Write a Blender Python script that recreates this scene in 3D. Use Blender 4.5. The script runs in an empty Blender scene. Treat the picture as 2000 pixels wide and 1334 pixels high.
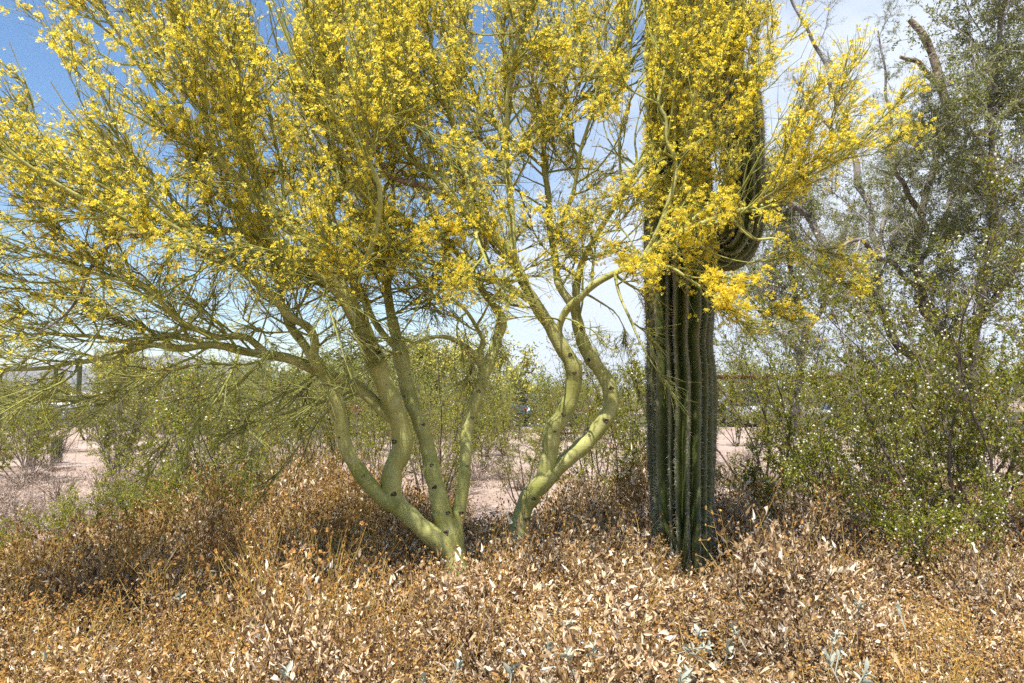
import bpy, math, random
import numpy as np

R = math.radians
rng = np.random.default_rng(11)
random.seed(5)
scene = bpy.context.scene
col = scene.collection

# ------------------------------------------------------------------ camera
F, CU, CV, CAMZ, HORIZON = 1555.0, 1000.0, 667.0, 1.6, 765.0
PITCH = math.atan((HORIZON - CV) / F)
cam_d = bpy.data.cameras.new('camera')
cam_d.lens, cam_d.sensor_width = 36.0 * F / 2000.0, 36.0
cam_d.clip_start, cam_d.clip_end = 0.05, 20000
cam = bpy.data.objects.new('camera', cam_d)
cam.location = (0, 0, CAMZ)
cam.rotation_euler = (R(90) + PITCH, 0, 0)
col.objects.link(cam)
scene.camera = cam

# ------------------------------------------------------------------ sky and sun
SUN_DIR = np.array([-0.15, -0.36, 0.92]); SUN_DIR /= np.linalg.norm(SUN_DIR)
SUN_EL = math.asin(SUN_DIR[2])
SUN_AZ = math.atan2(SUN_DIR[0], SUN_DIR[1])
world = bpy.data.worlds.new('World'); scene.world = world; world.use_nodes = True
wn, wl = world.node_tree.nodes, world.node_tree.links
wn.clear()
w_out = wn.new('ShaderNodeOutputWorld'); w_bg = wn.new('ShaderNodeBackground')
w_sky = wn.new('ShaderNodeTexSky'); w_sky.sky_type = 'NISHITA'; w_sky.sun_disc = False
w_sky.sun_elevation, w_sky.sun_rotation = SUN_EL, SUN_AZ
w_sky.air_density, w_sky.dust_density, w_sky.ozone_density = 1.0, 0.15, 2.2
w_tc = wn.new('ShaderNodeTexCoord')
w_sep = wn.new('ShaderNodeSeparateXYZ'); wl.new(w_tc.outputs['Generated'], w_sep.inputs[0])
w_map = wn.new('ShaderNodeMapping'); w_map.inputs['Scale'].default_value = (1.0, 1.0, 2.2)
w_map.inputs['Location'].default_value = (0.3, 0.0, 0.0)
wl.new(w_tc.outputs['Generated'], w_map.inputs['Vector'])
w_noise = wn.new('ShaderNodeTexNoise'); w_noise.inputs['Scale'].default_value = 2.2
w_noise.inputs['Detail'].default_value = 7; w_noise.inputs['Roughness'].default_value = 0.55
w_noise.inputs['Distortion'].default_value = 0.4
wl.new(w_map.outputs[0], w_noise.inputs['Vector'])
# a thin white cloud bank that thickens towards the east (+X) and the horizon
w_dot = wn.new('ShaderNodeVectorMath'); w_dot.operation = 'DOT_PRODUCT'
w_dot.inputs[1].default_value = (1.35, 0.0, -1.15)
wl.new(w_tc.outputs['Generated'], w_dot.inputs[0])
w_add = wn.new('ShaderNodeMath'); w_add.operation = 'MULTIPLY_ADD'
w_add.inputs[1].default_value = 1.1
wl.new(w_noise.outputs['Fac'], w_add.inputs[0]); wl.new(w_dot.outputs['Value'], w_add.inputs[2])
w_ramp = wn.new('ShaderNodeMapRange'); w_ramp.interpolation_type = 'SMOOTHSTEP'
w_ramp.inputs['From Min'].default_value = 0.12; w_ramp.inputs['From Max'].default_value = 0.55
w_ramp.inputs['To Max'].default_value = 0.96
wl.new(w_add.outputs[0], w_ramp.inputs['Value'])
w_mix = wn.new('ShaderNodeMix'); w_mix.data_type = 'RGBA'
wl.new(w_ramp.outputs[0], w_mix.inputs['Factor'])
w_hs = wn.new('ShaderNodeHueSaturation'); w_hs.inputs['Saturation'].default_value = 1.2; w_hs.inputs['Value'].default_value = 1.15
wl.new(w_sky.outputs[0], w_hs.inputs['Color']); wl.new(w_hs.outputs[0], w_mix.inputs['A']); w_mix.inputs['B'].default_value = (5.9, 6.4, 7.2, 1)
wl.new(w_mix.outputs['Result'], w_bg.inputs['Color'])
w_bg.inputs['Strength'].default_value = 0.08
wl.new(w_bg.outputs[0], w_out.inputs['Surface'])

sun_d = bpy.data.lights.new('sun', 'SUN'); sun_d.energy = 5.0; sun_d.angle = R(0.53); sun_d.color = (1, 0.95, 0.87)
sun = bpy.data.objects.new('sun', sun_d); col.objects.link(sun)
sun.rotation_euler = (0, 0, 0)
import mathutils
sun.rotation_euler = mathutils.Vector(SUN_DIR).to_track_quat('Z', 'Y').to_euler()
sun.location = (-5, -6, 14)

scene.view_settings.view_transform = 'Standard'
scene.view_settings.look = 'None'
scene.view_settings.exposure = 0.98
scene.view_settings.gamma = 1.0
scene.render.engine = 'CYCLES'
scene.cycles.max_bounces = 5
scene.cycles.diffuse_bounces = 3
scene.cycles.glossy_bounces = 2
scene.cycles.volume_bounces = 0
scene.cycles.use_adaptive_sampling = True
scene.cycles.adaptive_threshold = 0.025
scene.cycles.transmission_bounces = 4
scene.cycles.transparent_max_bounces = 6
scene.cycles.use_denoising = False

# ------------------------------------------------------------------ helpers
def P(u, v, Y):
    """point at depth Y seen at photo position (u, v)"""
    x, up = (u - CU) / F, (CV - v) / F
    fy = math.cos(PITCH) - up * math.sin(PITCH)
    fz = math.sin(PITCH) + up * math.cos(PITCH)
    t = Y / fy
    return np.array([x * t, Y, CAMZ + fz * t])

def on_ground(u, Y):
    return np.array([(u - CU) / F * Y * 1.003, Y, 0.0])

def unit(a):
    return a / np.maximum(np.linalg.norm(a, axis=-1, keepdims=True), 1e-9)

def rdir(n, rg=None):
    return unit((rg or rng).normal(size=(n, 3)))

def smooth(a, b, x):
    t = np.clip((x - a) / (b - a), 0, 1)
    return t * t * (3 - 2 * t)

class MB:
    def __init__(self):
        self.V, self.F4, self.F3, self.n, self.A = [], [], [], 0, []
    def add(self, V, F4=None, F3=None, att=None):
        V = np.asarray(V, dtype=np.float64).reshape(-1, 3)
        if F4 is not None and len(F4): self.F4.append(np.asarray(F4).reshape(-1, 4) + self.n)
        if F3 is not None and len(F3): self.F3.append(np.asarray(F3).reshape(-1, 3) + self.n)
        self.A.append(np.zeros(len(V)) if att is None else np.asarray(att).reshape(-1))
        self.V.append(V); self.n += len(V)
        return self
    def mesh(self, name, origin=(0, 0, 0), smooth_shade=True, att=None):
        V = np.concatenate(self.V) - np.asarray(origin)[None]
        me = bpy.data.meshes.new(name)
        q = np.concatenate(self.F4) if self.F4 else np.zeros((0, 4), int)
        t = np.concatenate(self.F3) if self.F3 else np.zeros((0, 3), int)
        loops = np.concatenate([q.ravel(), t.ravel()]).astype(np.int32)
        starts = np.concatenate([np.arange(len(q)) * 4, len(q) * 4 + np.arange(len(t)) * 3]).astype(np.int32)
        me.vertices.add(len(V)); me.loops.add(len(loops)); me.polygons.add(len(starts))
        me.vertices.foreach_set('co', V.astype(np.float32).ravel())
        me.loops.foreach_set('vertex_index', loops)
        me.polygons.foreach_set('loop_start', starts)
        me.polygons.foreach_set('use_smooth', np.full(len(starts), smooth_shade, dtype=bool))
        if att:
            a = me.attributes.new(att, 'FLOAT', 'POINT')
            a.data.foreach_set('value', np.concatenate(self.A).astype(np.float32))
        me.update(calc_edges=True)
        return me
    def build(self, name, mat, parent=None, origin=(0, 0, 0), smooth_shade=True, kind=None, att=None):
        me = self.mesh(name, origin, smooth_shade, att)
        me.materials.append(mat)
        o = bpy.data.objects.new(name, me); col.objects.link(o)
        if parent is not None: o.parent = parent
        if kind: o['kind'] = kind
        return o

def tag(o, label=None, cat=None, group=None, kind=None):
    if label: o['label'] = label
    if cat: o['category'] = cat
    if group: o['group'] = group
    if kind: o['kind'] = kind
    return o

def empty(name, loc, label=None, cat=None, group=None, rz=0.0, s=1.0):
    e = bpy.data.objects.new(name, None); col.objects.link(e)
    e.location = tuple(float(c) for c in loc); e.rotation_euler = (0, 0, rz); e.scale = (s, s, s)
    e.empty_display_size = 0.1
    return tag(e, label, cat, group)

def copy_tree(o, parent=None):
    c = o.copy(); col.objects.link(c); c.parent = parent
    for ch in [x for x in KIDS.get(o.name, [])]:
        copy_tree(ch, c)
    return c
KIDS = {}
def note_kids(root):
    for ob in bpy.data.objects:
        if ob.parent is not None:
            KIDS.setdefault(ob.parent.name, [])
            if ob not in KIDS[ob.parent.name]: KIDS[ob.parent.name].append(ob)

def catmull(pts, K):
    p = np.asarray(pts, float)
    p = np.vstack([2 * p[0] - p[1], p, 2 * p[-1] - p[-2]])
    seg = len(p) - 3
    d = np.linalg.norm(np.diff(p[1:-1, :3], axis=0), axis=1)
    cum = np.concatenate([[0], np.cumsum(d)])
    s = np.linspace(0, cum[-1], K)
    i = np.clip(np.searchsorted(cum, s, side='right') - 1, 0, seg - 1)
    t = ((s - cum[i]) / np.maximum(d[i], 1e-9))[:, None]
    a, b, c, e = p[i], p[i + 1], p[i + 2], p[i + 3]
    out = 0.5 * ((2 * b) + (-a + c) * t + (2 * a - 5 * b + 4 * c - e) * t**2 + (-a + 3 * b - 3 * c + e) * t**3)
    return out

def tubes(mb, pts, rad, sides, cap=False):
    """pts (N,K,3), rad (N,K)"""
    pts = np.asarray(pts, float); rad = np.asarray(rad, float)
    N, K, _ = pts.shape
    t = unit(np.gradient(pts, axis=1))
    mean = unit(t.mean(axis=1))
    ref = np.zeros((N, 3)); ref[np.arange(N), np.argmin(np.abs(mean), axis=1)] = 1.0
    n = unit(np.cross(t, ref[:, None, :])); b = np.cross(t, n)
    a = np.arange(sides) / sides * 2 * math.pi
    V = pts[:, :, None, :] + rad[:, :, None, None] * (np.cos(a)[None, None, :, None] * n[:, :, None, :] + np.sin(a)[None, None, :, None] * b[:, :, None, :])
    base = (np.arange(N)[:, None, None] * K + np.arange(K - 1)[None, :, None]) * sides
    j = np.arange(sides)[None, None, :]; j2 = (np.arange(sides) + 1) % sides; j2 = j2[None, None, :]
    q = np.stack([base + j, base + j2, base + sides + j2, base + sides + j], axis=-1).reshape(-1, 4)
    mb.add(V.reshape(-1, 3), q)
    if cap:
        for i in range(N):
            for k in (0, K - 1):
                ring = V[i, k]; c = pts[i, k]
                f = [[s, (s + 1) % sides, sides] if k else [(s + 1) % sides, s, sides] for s in range(sides)]
                mb.add(np.vstack([ring, c]), None, f)

def basis(d):
    d = unit(d)
    ref = np.where(np.abs(d[:, 2:3]) < 0.9, np.array([[0, 0, 1.0]]), np.array([[1.0, 0, 0]]))
    x = unit(np.cross(ref, d)); y = np.cross(d, x)
    return x, y, d

def flowers(mb, c, nrm, r, petals=5):
    N = len(c)
    x, y, z = basis(nrm)
    a0 = rng.uniform(0, 6.28, N)[:, None] + np.arange(petals)[None] * 2 * math.pi / petals + rng.normal(0, .12, (N, petals))
    rr = (r[:, None] * rng.uniform(0.8, 1.15, (N, petals)))
    cup = rng.uniform(0.0, 0.7, (N, 1))
    ra = np.cos(a0)[..., None] * x[:, None] + np.sin(a0)[..., None] * y[:, None]
    ta = -np.sin(a0)[..., None] * x[:, None] + np.cos(a0)[..., None] * y[:, None]
    up = np.broadcast_to(z[:, None], ra.shape)
    C = c[:, None]
    R1 = rr[..., None]
    cu = cup[..., None]
    v0 = C + ra * R1 * 0.06
    v1 = C + ra * R1 * 0.62 + ta * R1 * 0.36 + up * R1 * (0.15 + 0.45 * cu)
    v2 = C + ra * R1 * 1.0 + up * R1 * (0.1 + 0.75 * cu)
    v3 = C + ra * R1 * 0.62 - ta * R1 * 0.36 + up * R1 * (0.15 + 0.45 * cu)
    V = np.stack([v0, v1, v2, v3], axis=2).reshape(-1, 3)
    mb.add(V, np.arange(len(V)).reshape(-1, 4))

def kites(mb, c, d, nrm, L, W):
    """small flat leaf: c base, d direction"""
    d = unit(d); s = unit(np.cross(nrm, d)); n = np.cross(d, s)
    L = L[:, None]; W = W[:, None]
    v0 = c; v1 = c + d * L * .5 + s * W * .5 + n * W * .12; v2 = c + d * L; v3 = c + d * L * .5 - s * W * .5 + n * W * .12
    V = np.stack([v0, v1, v2, v3], axis=1).reshape(-1, 3)
    mb.add(V, np.arange(len(V)).reshape(-1, 4))

def leaves8(mb, c, d, nrm, L, W, fold, curl, twist=None):
    N = len(c)
    d = unit(d); s = unit(np.cross(nrm, d)); n = np.cross(d, s)
    rows = [(0.0, 0.0), (0.32, 1.0), (0.68, 0.78), (1.0, 0.0)]
    vs = []
    for k, (t, w) in enumerate(rows):
        mid = c + d * (L * t * (1 - 0.25 * np.abs(curl) * t))[:, None] + n * (curl * L * t * t)[:, None]
        if w == 0: vs.append(mid)
        else:
            tw = (0 if twist is None else twist) * t
            sv = s * np.cos(tw)[:, None] + n * np.sin(tw)[:, None] if twist is not None else s
            nv = n * np.cos(tw)[:, None] - s * np.sin(tw)[:, None] if twist is not None else n
            e = (W * w * .5)[:, None]
            h = (W * w * fold)[:, None]
            vs += [mid + sv * e + nv * h, mid, mid - sv * e + nv * h]
    V = np.stack(vs, axis=1)   # N,8,3
    b = (np.arange(N) * 8)[:, None]
    f3 = np.concatenate([b + np.array([[0, 1, 2]]), b + np.array([[0, 2, 3]]), b + np.array([[4, 7, 5]]), b + np.array([[5, 7, 6]])])
    f4 = np.concatenate([b + np.array([[1, 4, 5, 2]]), b + np.array([[2, 5, 6, 3]])])
    mb.add(V.reshape(-1, 3), f4, f3)

def octas(mb, c, r, squash=1.0):
    """small lumpy balls, 8 faces"""
    N = len(c)
    D = np.array([[1, 0, 0], [0, 1, 0], [-1, 0, 0], [0, -1, 0], [0, 0, 1], [0, 0, -1]], float)
    q = rdir(N); x, y, z = basis(q)
    M = np.stack([x, y, z], axis=2)
    V = c[:, None] + np.einsum('nij,kj->nki', M, D) * (r[:, None] * rng.uniform(.8, 1.2, (N, 6)))[..., None]
    f = np.array([[0, 1, 4], [1, 2, 4], [2, 3, 4], [3, 0, 4], [1, 0, 5], [2, 1, 5], [3, 2, 5], [0, 3, 5]])
    F = (np.arange(N) * 6)[:, None, None] + f[None]
    mb.add(V.reshape(-1, 3), None, F.reshape(-1, 3))

def box(mb, lo, hi):
    x0, y0, z0 = lo; x1, y1, z1 = hi
    V = [(x0, y0, z0), (x1, y0, z0), (x1, y1, z0), (x0, y1, z0), (x0, y0, z1), (x1, y0, z1), (x1, y1, z1), (x0, y1, z1)]
    mb.add(V, [(3, 2, 1, 0), (4, 5, 6, 7), (0, 1, 5, 4), (1, 2, 6, 5), (2, 3, 7, 6), (3, 0, 4, 7)])
    return mb

# ------------------------------------------------------------------ materials
def mat(name, c1, c2=None, rough=0.7, island=False, noise=None, transl=0.0, spec=0.25, bump=0.0, bump_scale=40, stops=None, obj_random=0.0, metallic=0, coat=0):
    m = bpy.data.materials.new(name); m.use_nodes = True
    nt = m.node_tree; N, L = nt.nodes, nt.links
    N.clear()
    out = N.new('ShaderNodeOutputMaterial'); bs = N.new('ShaderNodeBsdfPrincipled')
    bs.inputs['Roughness'].default_value = rough
    bs.inputs['Specular IOR Level'].default_value = spec
    bs.inputs['Metallic'].default_value = metallic
    bs.inputs['Coat Weight'].default_value = coat
    colsock = None
    if c2 is not None or stops:
        ramp = N.new('ShaderNodeValToRGB')
        el = ramp.color_ramp.elements
        st = stops or [(0.0, c1), (1.0, c2)]
        el[0].position, el[0].color = st[0][0], (*st[0][1], 1)
        el[1].position, el[1].color = st[-1][0], (*st[-1][1], 1)
        for p_, c_ in st[1:-1]:
            e_ = el.new(p_); e_.color = (*c_, 1)
        if island:
            g = N.new('ShaderNodeNewGeometry'); L.new(g.outputs['Random Per Island'], ramp.inputs[0])
        else:
            tc = N.new('ShaderNodeTexCoord'); nz = N.new('ShaderNodeTexNoise')
            nz.inputs['Scale'].default_value = noise or 5; nz.inputs['Detail'].default_value = 6
            L.new(tc.outputs['Object'], nz.inputs['Vector'])
            mr = N.new('ShaderNodeMapRange'); mr.inputs['From Min'].default_value = .3; mr.inputs['From Max'].default_value = .7
            L.new(nz.outputs['Fac'], mr.inputs['Value']); L.new(mr.outputs[0], ramp.inputs[0])
        colsock = ramp.outputs[0]
    if obj_random and colsock is not None:
        oi = N.new('ShaderNodeObjectInfo'); hs = N.new('ShaderNodeHueSaturation')
        mr2 = N.new('ShaderNodeMapRange'); mr2.inputs['To Min'].default_value = 1 - obj_random; mr2.inputs['To Max'].default_value = 1 + obj_random
        L.new(oi.outputs['Random'], mr2.inputs['Value']); L.new(mr2.outputs[0], hs.inputs['Value'])
        L.new(colsock, hs.inputs['Color']); colsock = hs.outputs[0]
    if colsock is not None: L.new(colsock, bs.inputs['Base Color'])
    else: bs.inputs['Base Color'].default_value = (*c1, 1)
    if bump:
        tc = N.new('ShaderNodeTexCoord'); nz = N.new('ShaderNodeTexNoise')
        nz.inputs['Scale'].default_value = bump_scale; nz.inputs['Detail'].default_value = 5
        L.new(tc.outputs['Object'], nz.inputs['Vector'])
        bp = N.new('ShaderNodeBump'); bp.inputs['Strength'].default_value = bump; bp.inputs['Distance'].default_value = 0.02
        L.new(nz.outputs['Fac'], bp.inputs['Height']); L.new(bp.outputs[0], bs.inputs['Normal'])
    surf = bs.outputs[0]
    if transl:
        tr = N.new('ShaderNodeBsdfTranslucent')
        if colsock is not None: L.new(colsock, tr.inputs[0])
        else: tr.inputs[0].default_value = (*c1, 1)
        mx = N.new('ShaderNodeMixShader'); mx.inputs[0].default_value = transl
        L.new(bs.outputs[0], mx.inputs[1]); L.new(tr.outputs[0], mx.inputs[2]); surf = mx.outputs[0]
    L.new(surf, out.inputs[0])
    m['_bs'] = 1
    return m

M = {}
M['petal'] = mat('petal', (0.82, 0.52, 0.01), stops=[(0, (0.86, 0.60, 0.03)), (.25, (0.93, 0.76, 0.06)), (.8, (0.95, 0.83, 0.11)), (1, (0.95, 0.87, 0.28))], rough=.6, island=True, transl=.6, spec=.05)
M['twig'] = mat('green_twig', None, stops=[(0, (0.14, 0.15, 0.035)), (.45, (0.24, 0.25, 0.06)), (.88, (0.33, 0.32, 0.09)), (1, (0.20, 0.14, 0.07))], rough=.6, island=True, spec=.2)
M['creosote_leaf'] = mat('creosote_leaf', None, stops=[(0, (0.13, 0.16, 0.016)), (.5, (0.26, 0.295, 0.032)), (.86, (0.38, 0.37, 0.055)), (.94, (0.46, 0.29, 0.045)), (1, (0.50, 0.31, 0.05))], rough=.45, island=True, transl=.35, spec=.18, obj_random=.15)
M['creosote_stem'] = mat('creosote_stem', (0.09, 0.065, 0.045), (0.21, 0.175, 0.145), rough=.8, noise=14)
M['seed_fuzz'] = mat('seed_fuzz', (0.72, 0.70, 0.58), (0.85, 0.84, 0.74), rough=.9, island=True, transl=.2, spec=.05)
M['ironwood_leaf'] = mat('ironwood_leaf', None, stops=[(0, (0.13, 0.15, 0.035)), (.6, (0.25, 0.27, 0.075)), (1, (0.37, 0.37, 0.13))], rough=.6, island=True, transl=.32, spec=.2)
M['grey_bark'] = mat('grey_bark', (0.10, 0.08, 0.065), (0.32, 0.285, 0.25), rough=.9, noise=9, bump=.6, bump_scale=30)
M['grey_twig'] = mat('grey_twig', (0.16, 0.135, 0.115), (0.42, 0.39, 0.36), rough=.85, island=True)
M['dead_wood'] = mat('dead_wood', (0.07, 0.045, 0.03), (0.36, 0.28, 0.21), rough=.95, noise=16, bump=1.0, bump_scale=26)
M['dry_leaf'] = mat('dry_leaf', None, stops=[(0, (0.12, 0.07, 0.03)), (.28, (0.29, 0.175, 0.08)), (.55, (0.48, 0.325, 0.17)), (.82, (0.66, 0.51, 0.33)), (1, (0.82, 0.73, 0.59))], rough=.6, island=True, transl=.2, spec=.3, obj_random=.26)
M['dry_head'] = mat('dry_head', None, stops=[(0, (0.16, 0.08, 0.024)), (.6, (0.37, 0.195, 0.06)), (.985, (0.50, 0.30, 0.10)), (1, (0.70, 0.40, 0.05))], rough=.85, island=True, transl=.1, spec=.1, obj_random=.12)
M['gold_stalk'] = mat('gold_stalk', (0.33, 0.21, 0.055), (0.52, 0.36, 0.09), rough=.6, island=True, spec=.3)
M['dark_stalk'] = mat('dark_stalk', (0.07, 0.045, 0.03), (0.22, 0.16, 0.11), rough=.85, island=True)
M['silver_leaf'] = mat('silver_leaf', (0.28, 0.31, 0.24), (0.47, 0.48, 0.39), rough=.65, noise=30, transl=.12, spec=.3)
M['pale_brush'] = mat('pale_brush', None, stops=[(0, (0.24, 0.175, 0.14)), (.5, (0.40, 0.31, 0.25)), (1, (0.60, 0.51, 0.43))], rough=.8, island=True, transl=.2, spec=.1, obj_random=.12)
M['spine'] = mat('spine', (0.07, 0.06, 0.05), (0.42, 0.38, 0.33), rough=.6, island=True, spec=.3)
M['stone'] = mat('stone', (0.26, 0.20, 0.17), (0.48, 0.39, 0.33), rough=.9, noise=6, bump=.5, bump_scale=18)
M['pebble'] = mat('pebble', None, stops=[(0, (0.20, 0.15, 0.125)), (.5, (0.36, 0.275, 0.23)), (1, (0.55, 0.46, 0.40))], rough=.9, island=True, spec=.15)
M['knot'] = mat('knot', (0.03, 0.024, 0.018), (0.15, 0.12, 0.07), rough=.9, noise=40, bump=.5, bump_scale=90)
M['mountain'] = mat('mountain', (0.13, 0.115, 0.10), (0.23, 0.20, 0.175), rough=1, noise=.004, spec=0)
M['asphalt'] = mat('asphalt', (0.05, 0.05, 0.052), (0.085, 0.083, 0.08), rough=.9, noise=8, bump=.2, bump_scale=120)
M['rust'] = mat('rust_steel', (0.20, 0.065, 0.035), (0.34, 0.12, 0.065), rough=.75, noise=4)
M['glass'] = mat('car_glass', (0.02, 0.025, 0.03), rough=.05, spec=.7)
M['tyre'] = mat('tyre', (0.02, 0.02, 0.02), rough=.9)
M['rim'] = mat('rim', (0.55, 0.55, 0.56), rough=.3, metallic=.9)
M['lamp_glass'] = mat('lamp_glass', (0.75, 0.76, 0.78), rough=.1, spec=.6)
M['tail_glass'] = mat('tail_glass', (0.4, 0.02, 0.015), rough=.15, spec=.6)
M['trim'] = mat('black_trim', (0.025, 0.025, 0.027), rough=.6)

def green_bark():
    m = mat('green_bark', (0.23, 0.235, 0.055), (0.40, 0.385, 0.135), rough=.62, noise=5, spec=.25)
    nt = m.node_tree; N, L = nt.nodes, nt.links
    bs = next(n for n in N if n.type == 'BSDF_PRINCIPLED')
    base = bs.inputs['Base Color'].links[0].from_socket
    tc = N.new('ShaderNodeTexCoord')
    # grey-brown specks and lenticels
    nz = N.new('ShaderNodeTexNoise'); nz.inputs['Scale'].default_value = 38; nz.inputs['Detail'].default_value = 4
    L.new(tc.outputs['Object'], nz.inputs['Vector'])
    mr = N.new('ShaderNodeMapRange'); mr.inputs['From Min'].default_value = .69; mr.inputs['From Max'].default_value = .76
    L.new(nz.outputs['Fac'], mr.inputs['Value'])
    mx = N.new('ShaderNodeMix'); mx.data_type = 'RGBA'; mx.inputs['B'].default_value = (0.10, 0.08, 0.045, 1)
    L.new(mr.outputs[0], mx.inputs['Factor']); L.new(base, mx.inputs['A']); L.new(mx.outputs['Result'], bs.inputs['Base Color'])
    n3 = N.new('ShaderNodeTexNoise'); n3.inputs['Scale'].default_value = 11; n3.inputs['Detail'].default_value = 7; n3.inputs['Roughness'].default_value = .7
    L.new(tc.outputs['Object'], n3.inputs['Vector'])
    m3 = N.new('ShaderNodeMapRange'); m3.inputs['From Min'].default_value = .54; m3.inputs['From Max'].default_value = .68; m3.inputs['To Max'].default_value = .65
    L.new(n3.outputs['Fac'], m3.inputs['Value'])
    x3 = N.new('ShaderNodeMix'); x3.data_type = 'RGBA'; x3.inputs['B'].default_value = (0.46, 0.43, 0.24, 1)
    L.new(m3.outputs[0], x3.inputs['Factor']); L.new(mx.outputs['Result'], x3.inputs['A'])
    m4 = N.new('ShaderNodeMapRange'); m4.inputs['From Min'].default_value = .42; m4.inputs['From Max'].default_value = .30; m4.inputs['To Max'].default_value = .35
    L.new(n3.outputs['Fac'], m4.inputs['Value'])
    x4 = N.new('ShaderNodeMix'); x4.data_type = 'RGBA'; x4.inputs['B'].default_value = (0.12, 0.115, 0.045, 1)
    L.new(m4.outputs[0], x4.inputs['Factor']); L.new(x3.outputs['Result'], x4.inputs['A']); L.new(x4.outputs['Result'], bs.inputs['Base Color'])
    # fine horizontal wrinkles
    mp = N.new('ShaderNodeMapping'); mp.inputs['Scale'].default_value = (9, 9, 120)
    L.new(tc.outputs['Object'], mp.inputs['Vector'])
    n2 = N.new('ShaderNodeTexNoise'); n2.inputs['Scale'].default_value = 1.0; n2.inputs['Detail'].default_value = 4; n2.inputs['Distortion'].default_value = .6
    L.new(mp.outputs[0], n2.inputs['Vector'])
    bp = N.new('ShaderNodeBump'); bp.inputs['Strength'].default_value = .3; bp.inputs['Distance'].default_value = .008
    L.new(n2.outputs['Fac'], bp.inputs['Height']); L.new(bp.outputs[0], bs.inputs['Normal'])
    return m
M['green_bark'] = green_bark()

def cactus_skin():
    m = mat('cactus_skin', (0.055, 0.075, 0.018), (0.105, 0.118, 0.034), rough=.65, noise=7, spec=.15, bump=.3, bump_scale=60)
    nt = m.node_tree; N, L = nt.nodes, nt.links
    bs = next(n for n in N if n.type == 'BSDF_PRINCIPLED')
    base = bs.inputs['Base Color'].links[0].from_socket
    at = N.new('ShaderNodeAttribute'); at.attribute_name = 'cork'
    mx = N.new('ShaderNodeMix'); mx.data_type = 'RGBA'; mx.inputs['B'].default_value = (0.27, 0.245, 0.17, 1)
    L.new(at.outputs['Fac'], mx.inputs['Factor']); L.new(base, mx.inputs['A']); L.new(mx.outputs['Result'], bs.inputs['Base Color'])
    return m
M['cactus_skin'] = cactus_skin()

def gravel():
    m = bpy.data.materials.new('gravel_soil'); m.use_nodes = True
    N, L = m.node_tree.nodes, m.node_tree.links
    bs = next(n for n in N if n.type == 'BSDF_PRINCIPLED')
    bs.inputs['Roughness'].default_value = .95; bs.inputs['Specular IOR Level'].default_value = .1
    tc = N.new('ShaderNodeTexCoord')
    vor = N.new('ShaderNodeTexVoronoi'); vor.inputs['Scale'].default_value = 28
    L.new(tc.outputs['Object'], vor.inputs['Vector'])
    n1 = N.new('ShaderNodeTexNoise'); n1.inputs['Scale'].default_value = .35; n1.inputs['Detail'].default_value = 6
    L.new(tc.outputs['Object'], n1.inputs['Vector'])
    r1 = N.new('ShaderNodeValToRGB'); e = r1.color_ramp.elements
    e[0].position, e[0].color = .3, (0.27, 0.195, 0.15, 1); e[1].position, e[1].color = .7, (0.43, 0.335, 0.28, 1)
    L.new(n1.outputs['Fac'], r1.inputs[0])
    sep = N.new('ShaderNodeSeparateColor'); L.new(vor.outputs['Color'], sep.inputs[0])
    mr = N.new('ShaderNodeMapRange'); mr.inputs['To Min'].default_value = .72; mr.inputs['To Max'].default_value = 1.25
    L.new(sep.outputs[0], mr.inputs['Value'])
    hs = N.new('ShaderNodeHueSaturation'); L.new(mr.outputs[0], hs.inputs['Value']); L.new(r1.outputs[0], hs.inputs['Color'])
    L.new(hs.outputs[0], bs.inputs['Base Color'])
    bp = N.new('ShaderNodeBump'); bp.inputs['Strength'].default_value = .8; bp.inputs['Distance'].default_value = .02
    L.new(vor.outputs['Distance'], bp.inputs['Height']); bp.invert = True
    L.new(bp.outputs[0], bs.inputs['Normal'])
    return m
M['gravel'] = gravel()

# ------------------------------------------------------------------ setting: ground, far mountains, parking strip
g = MB(); S = 9000.0
xs = np.array([-S, -60, 60, S]); ys = np.array([-60, 0, 90, S])
V = [(x, y, 0) for y in ys for x in xs]
g.add(V, [(j * 4 + i, j * 4 + i + 1, j * 4 + i + 5, j * 4 + i + 4) for j in range(3) for i in range(3)])
tag(g.build('ground', M['gravel']), 'pinkish tan gravel desert soil', None, None, 'structure')
g = MB(); g.add([(-70, 36, .005), (70, 36, .005), (70, 58, .005), (-70, 58, .005)], [(0, 1, 2, 3)])
tag(g.build('parking_lot', M['asphalt']), 'grey asphalt parking lot behind the desert plants', None, None, 'structure')

def ridge(name, y, x0, x1, hmax, seed, n=160):
    rg = np.random.default_rng(seed)
    mb = MB(); xs = np.linspace(x0, x1, n); prof = np.zeros(n)
    for k in range(1, 9):
        prof += np.sin(xs / (x1 - x0) * 6.28 * k * 1.37 + rg.uniform(0, 6.28)) / k**1.05
    prof = (prof - prof.min()) / (prof.max() - prof.min()); prof = hmax * (.35 + .65 * prof)
    prof *= smooth(0, .06, np.linspace(0, 1, n)) * smooth(0, .06, np.linspace(1, 0, n))
    rows = 10; V = []
    for j in range(rows):
        t = j / (rows - 1)
        jig = rg.normal(0, .06, n) * hmax * math.sin(math.pi * t)
        V.append(np.stack([xs, np.full(n, y + 1400 * t) + rg.normal(0, 60, n), -1 + (prof + jig) * math.sin(t * math.pi / 2)], 1))
    V = np.concatenate(V)
    f = [(j * n + i, j * n + i + 1, (j + 1) * n + i + 1, (j + 1) * n + i) for j in range(rows - 1) for i in range(n - 1)]
    mb.add(V, f)
    tag(mb.build(name, M['mountain'], smooth_shade=False), 'hazy blue desert mountain ridge on the horizon', None, None, 'structure')
ridge('mountain_ridge', 5200, -7500, -1700, 300, 4)

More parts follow.
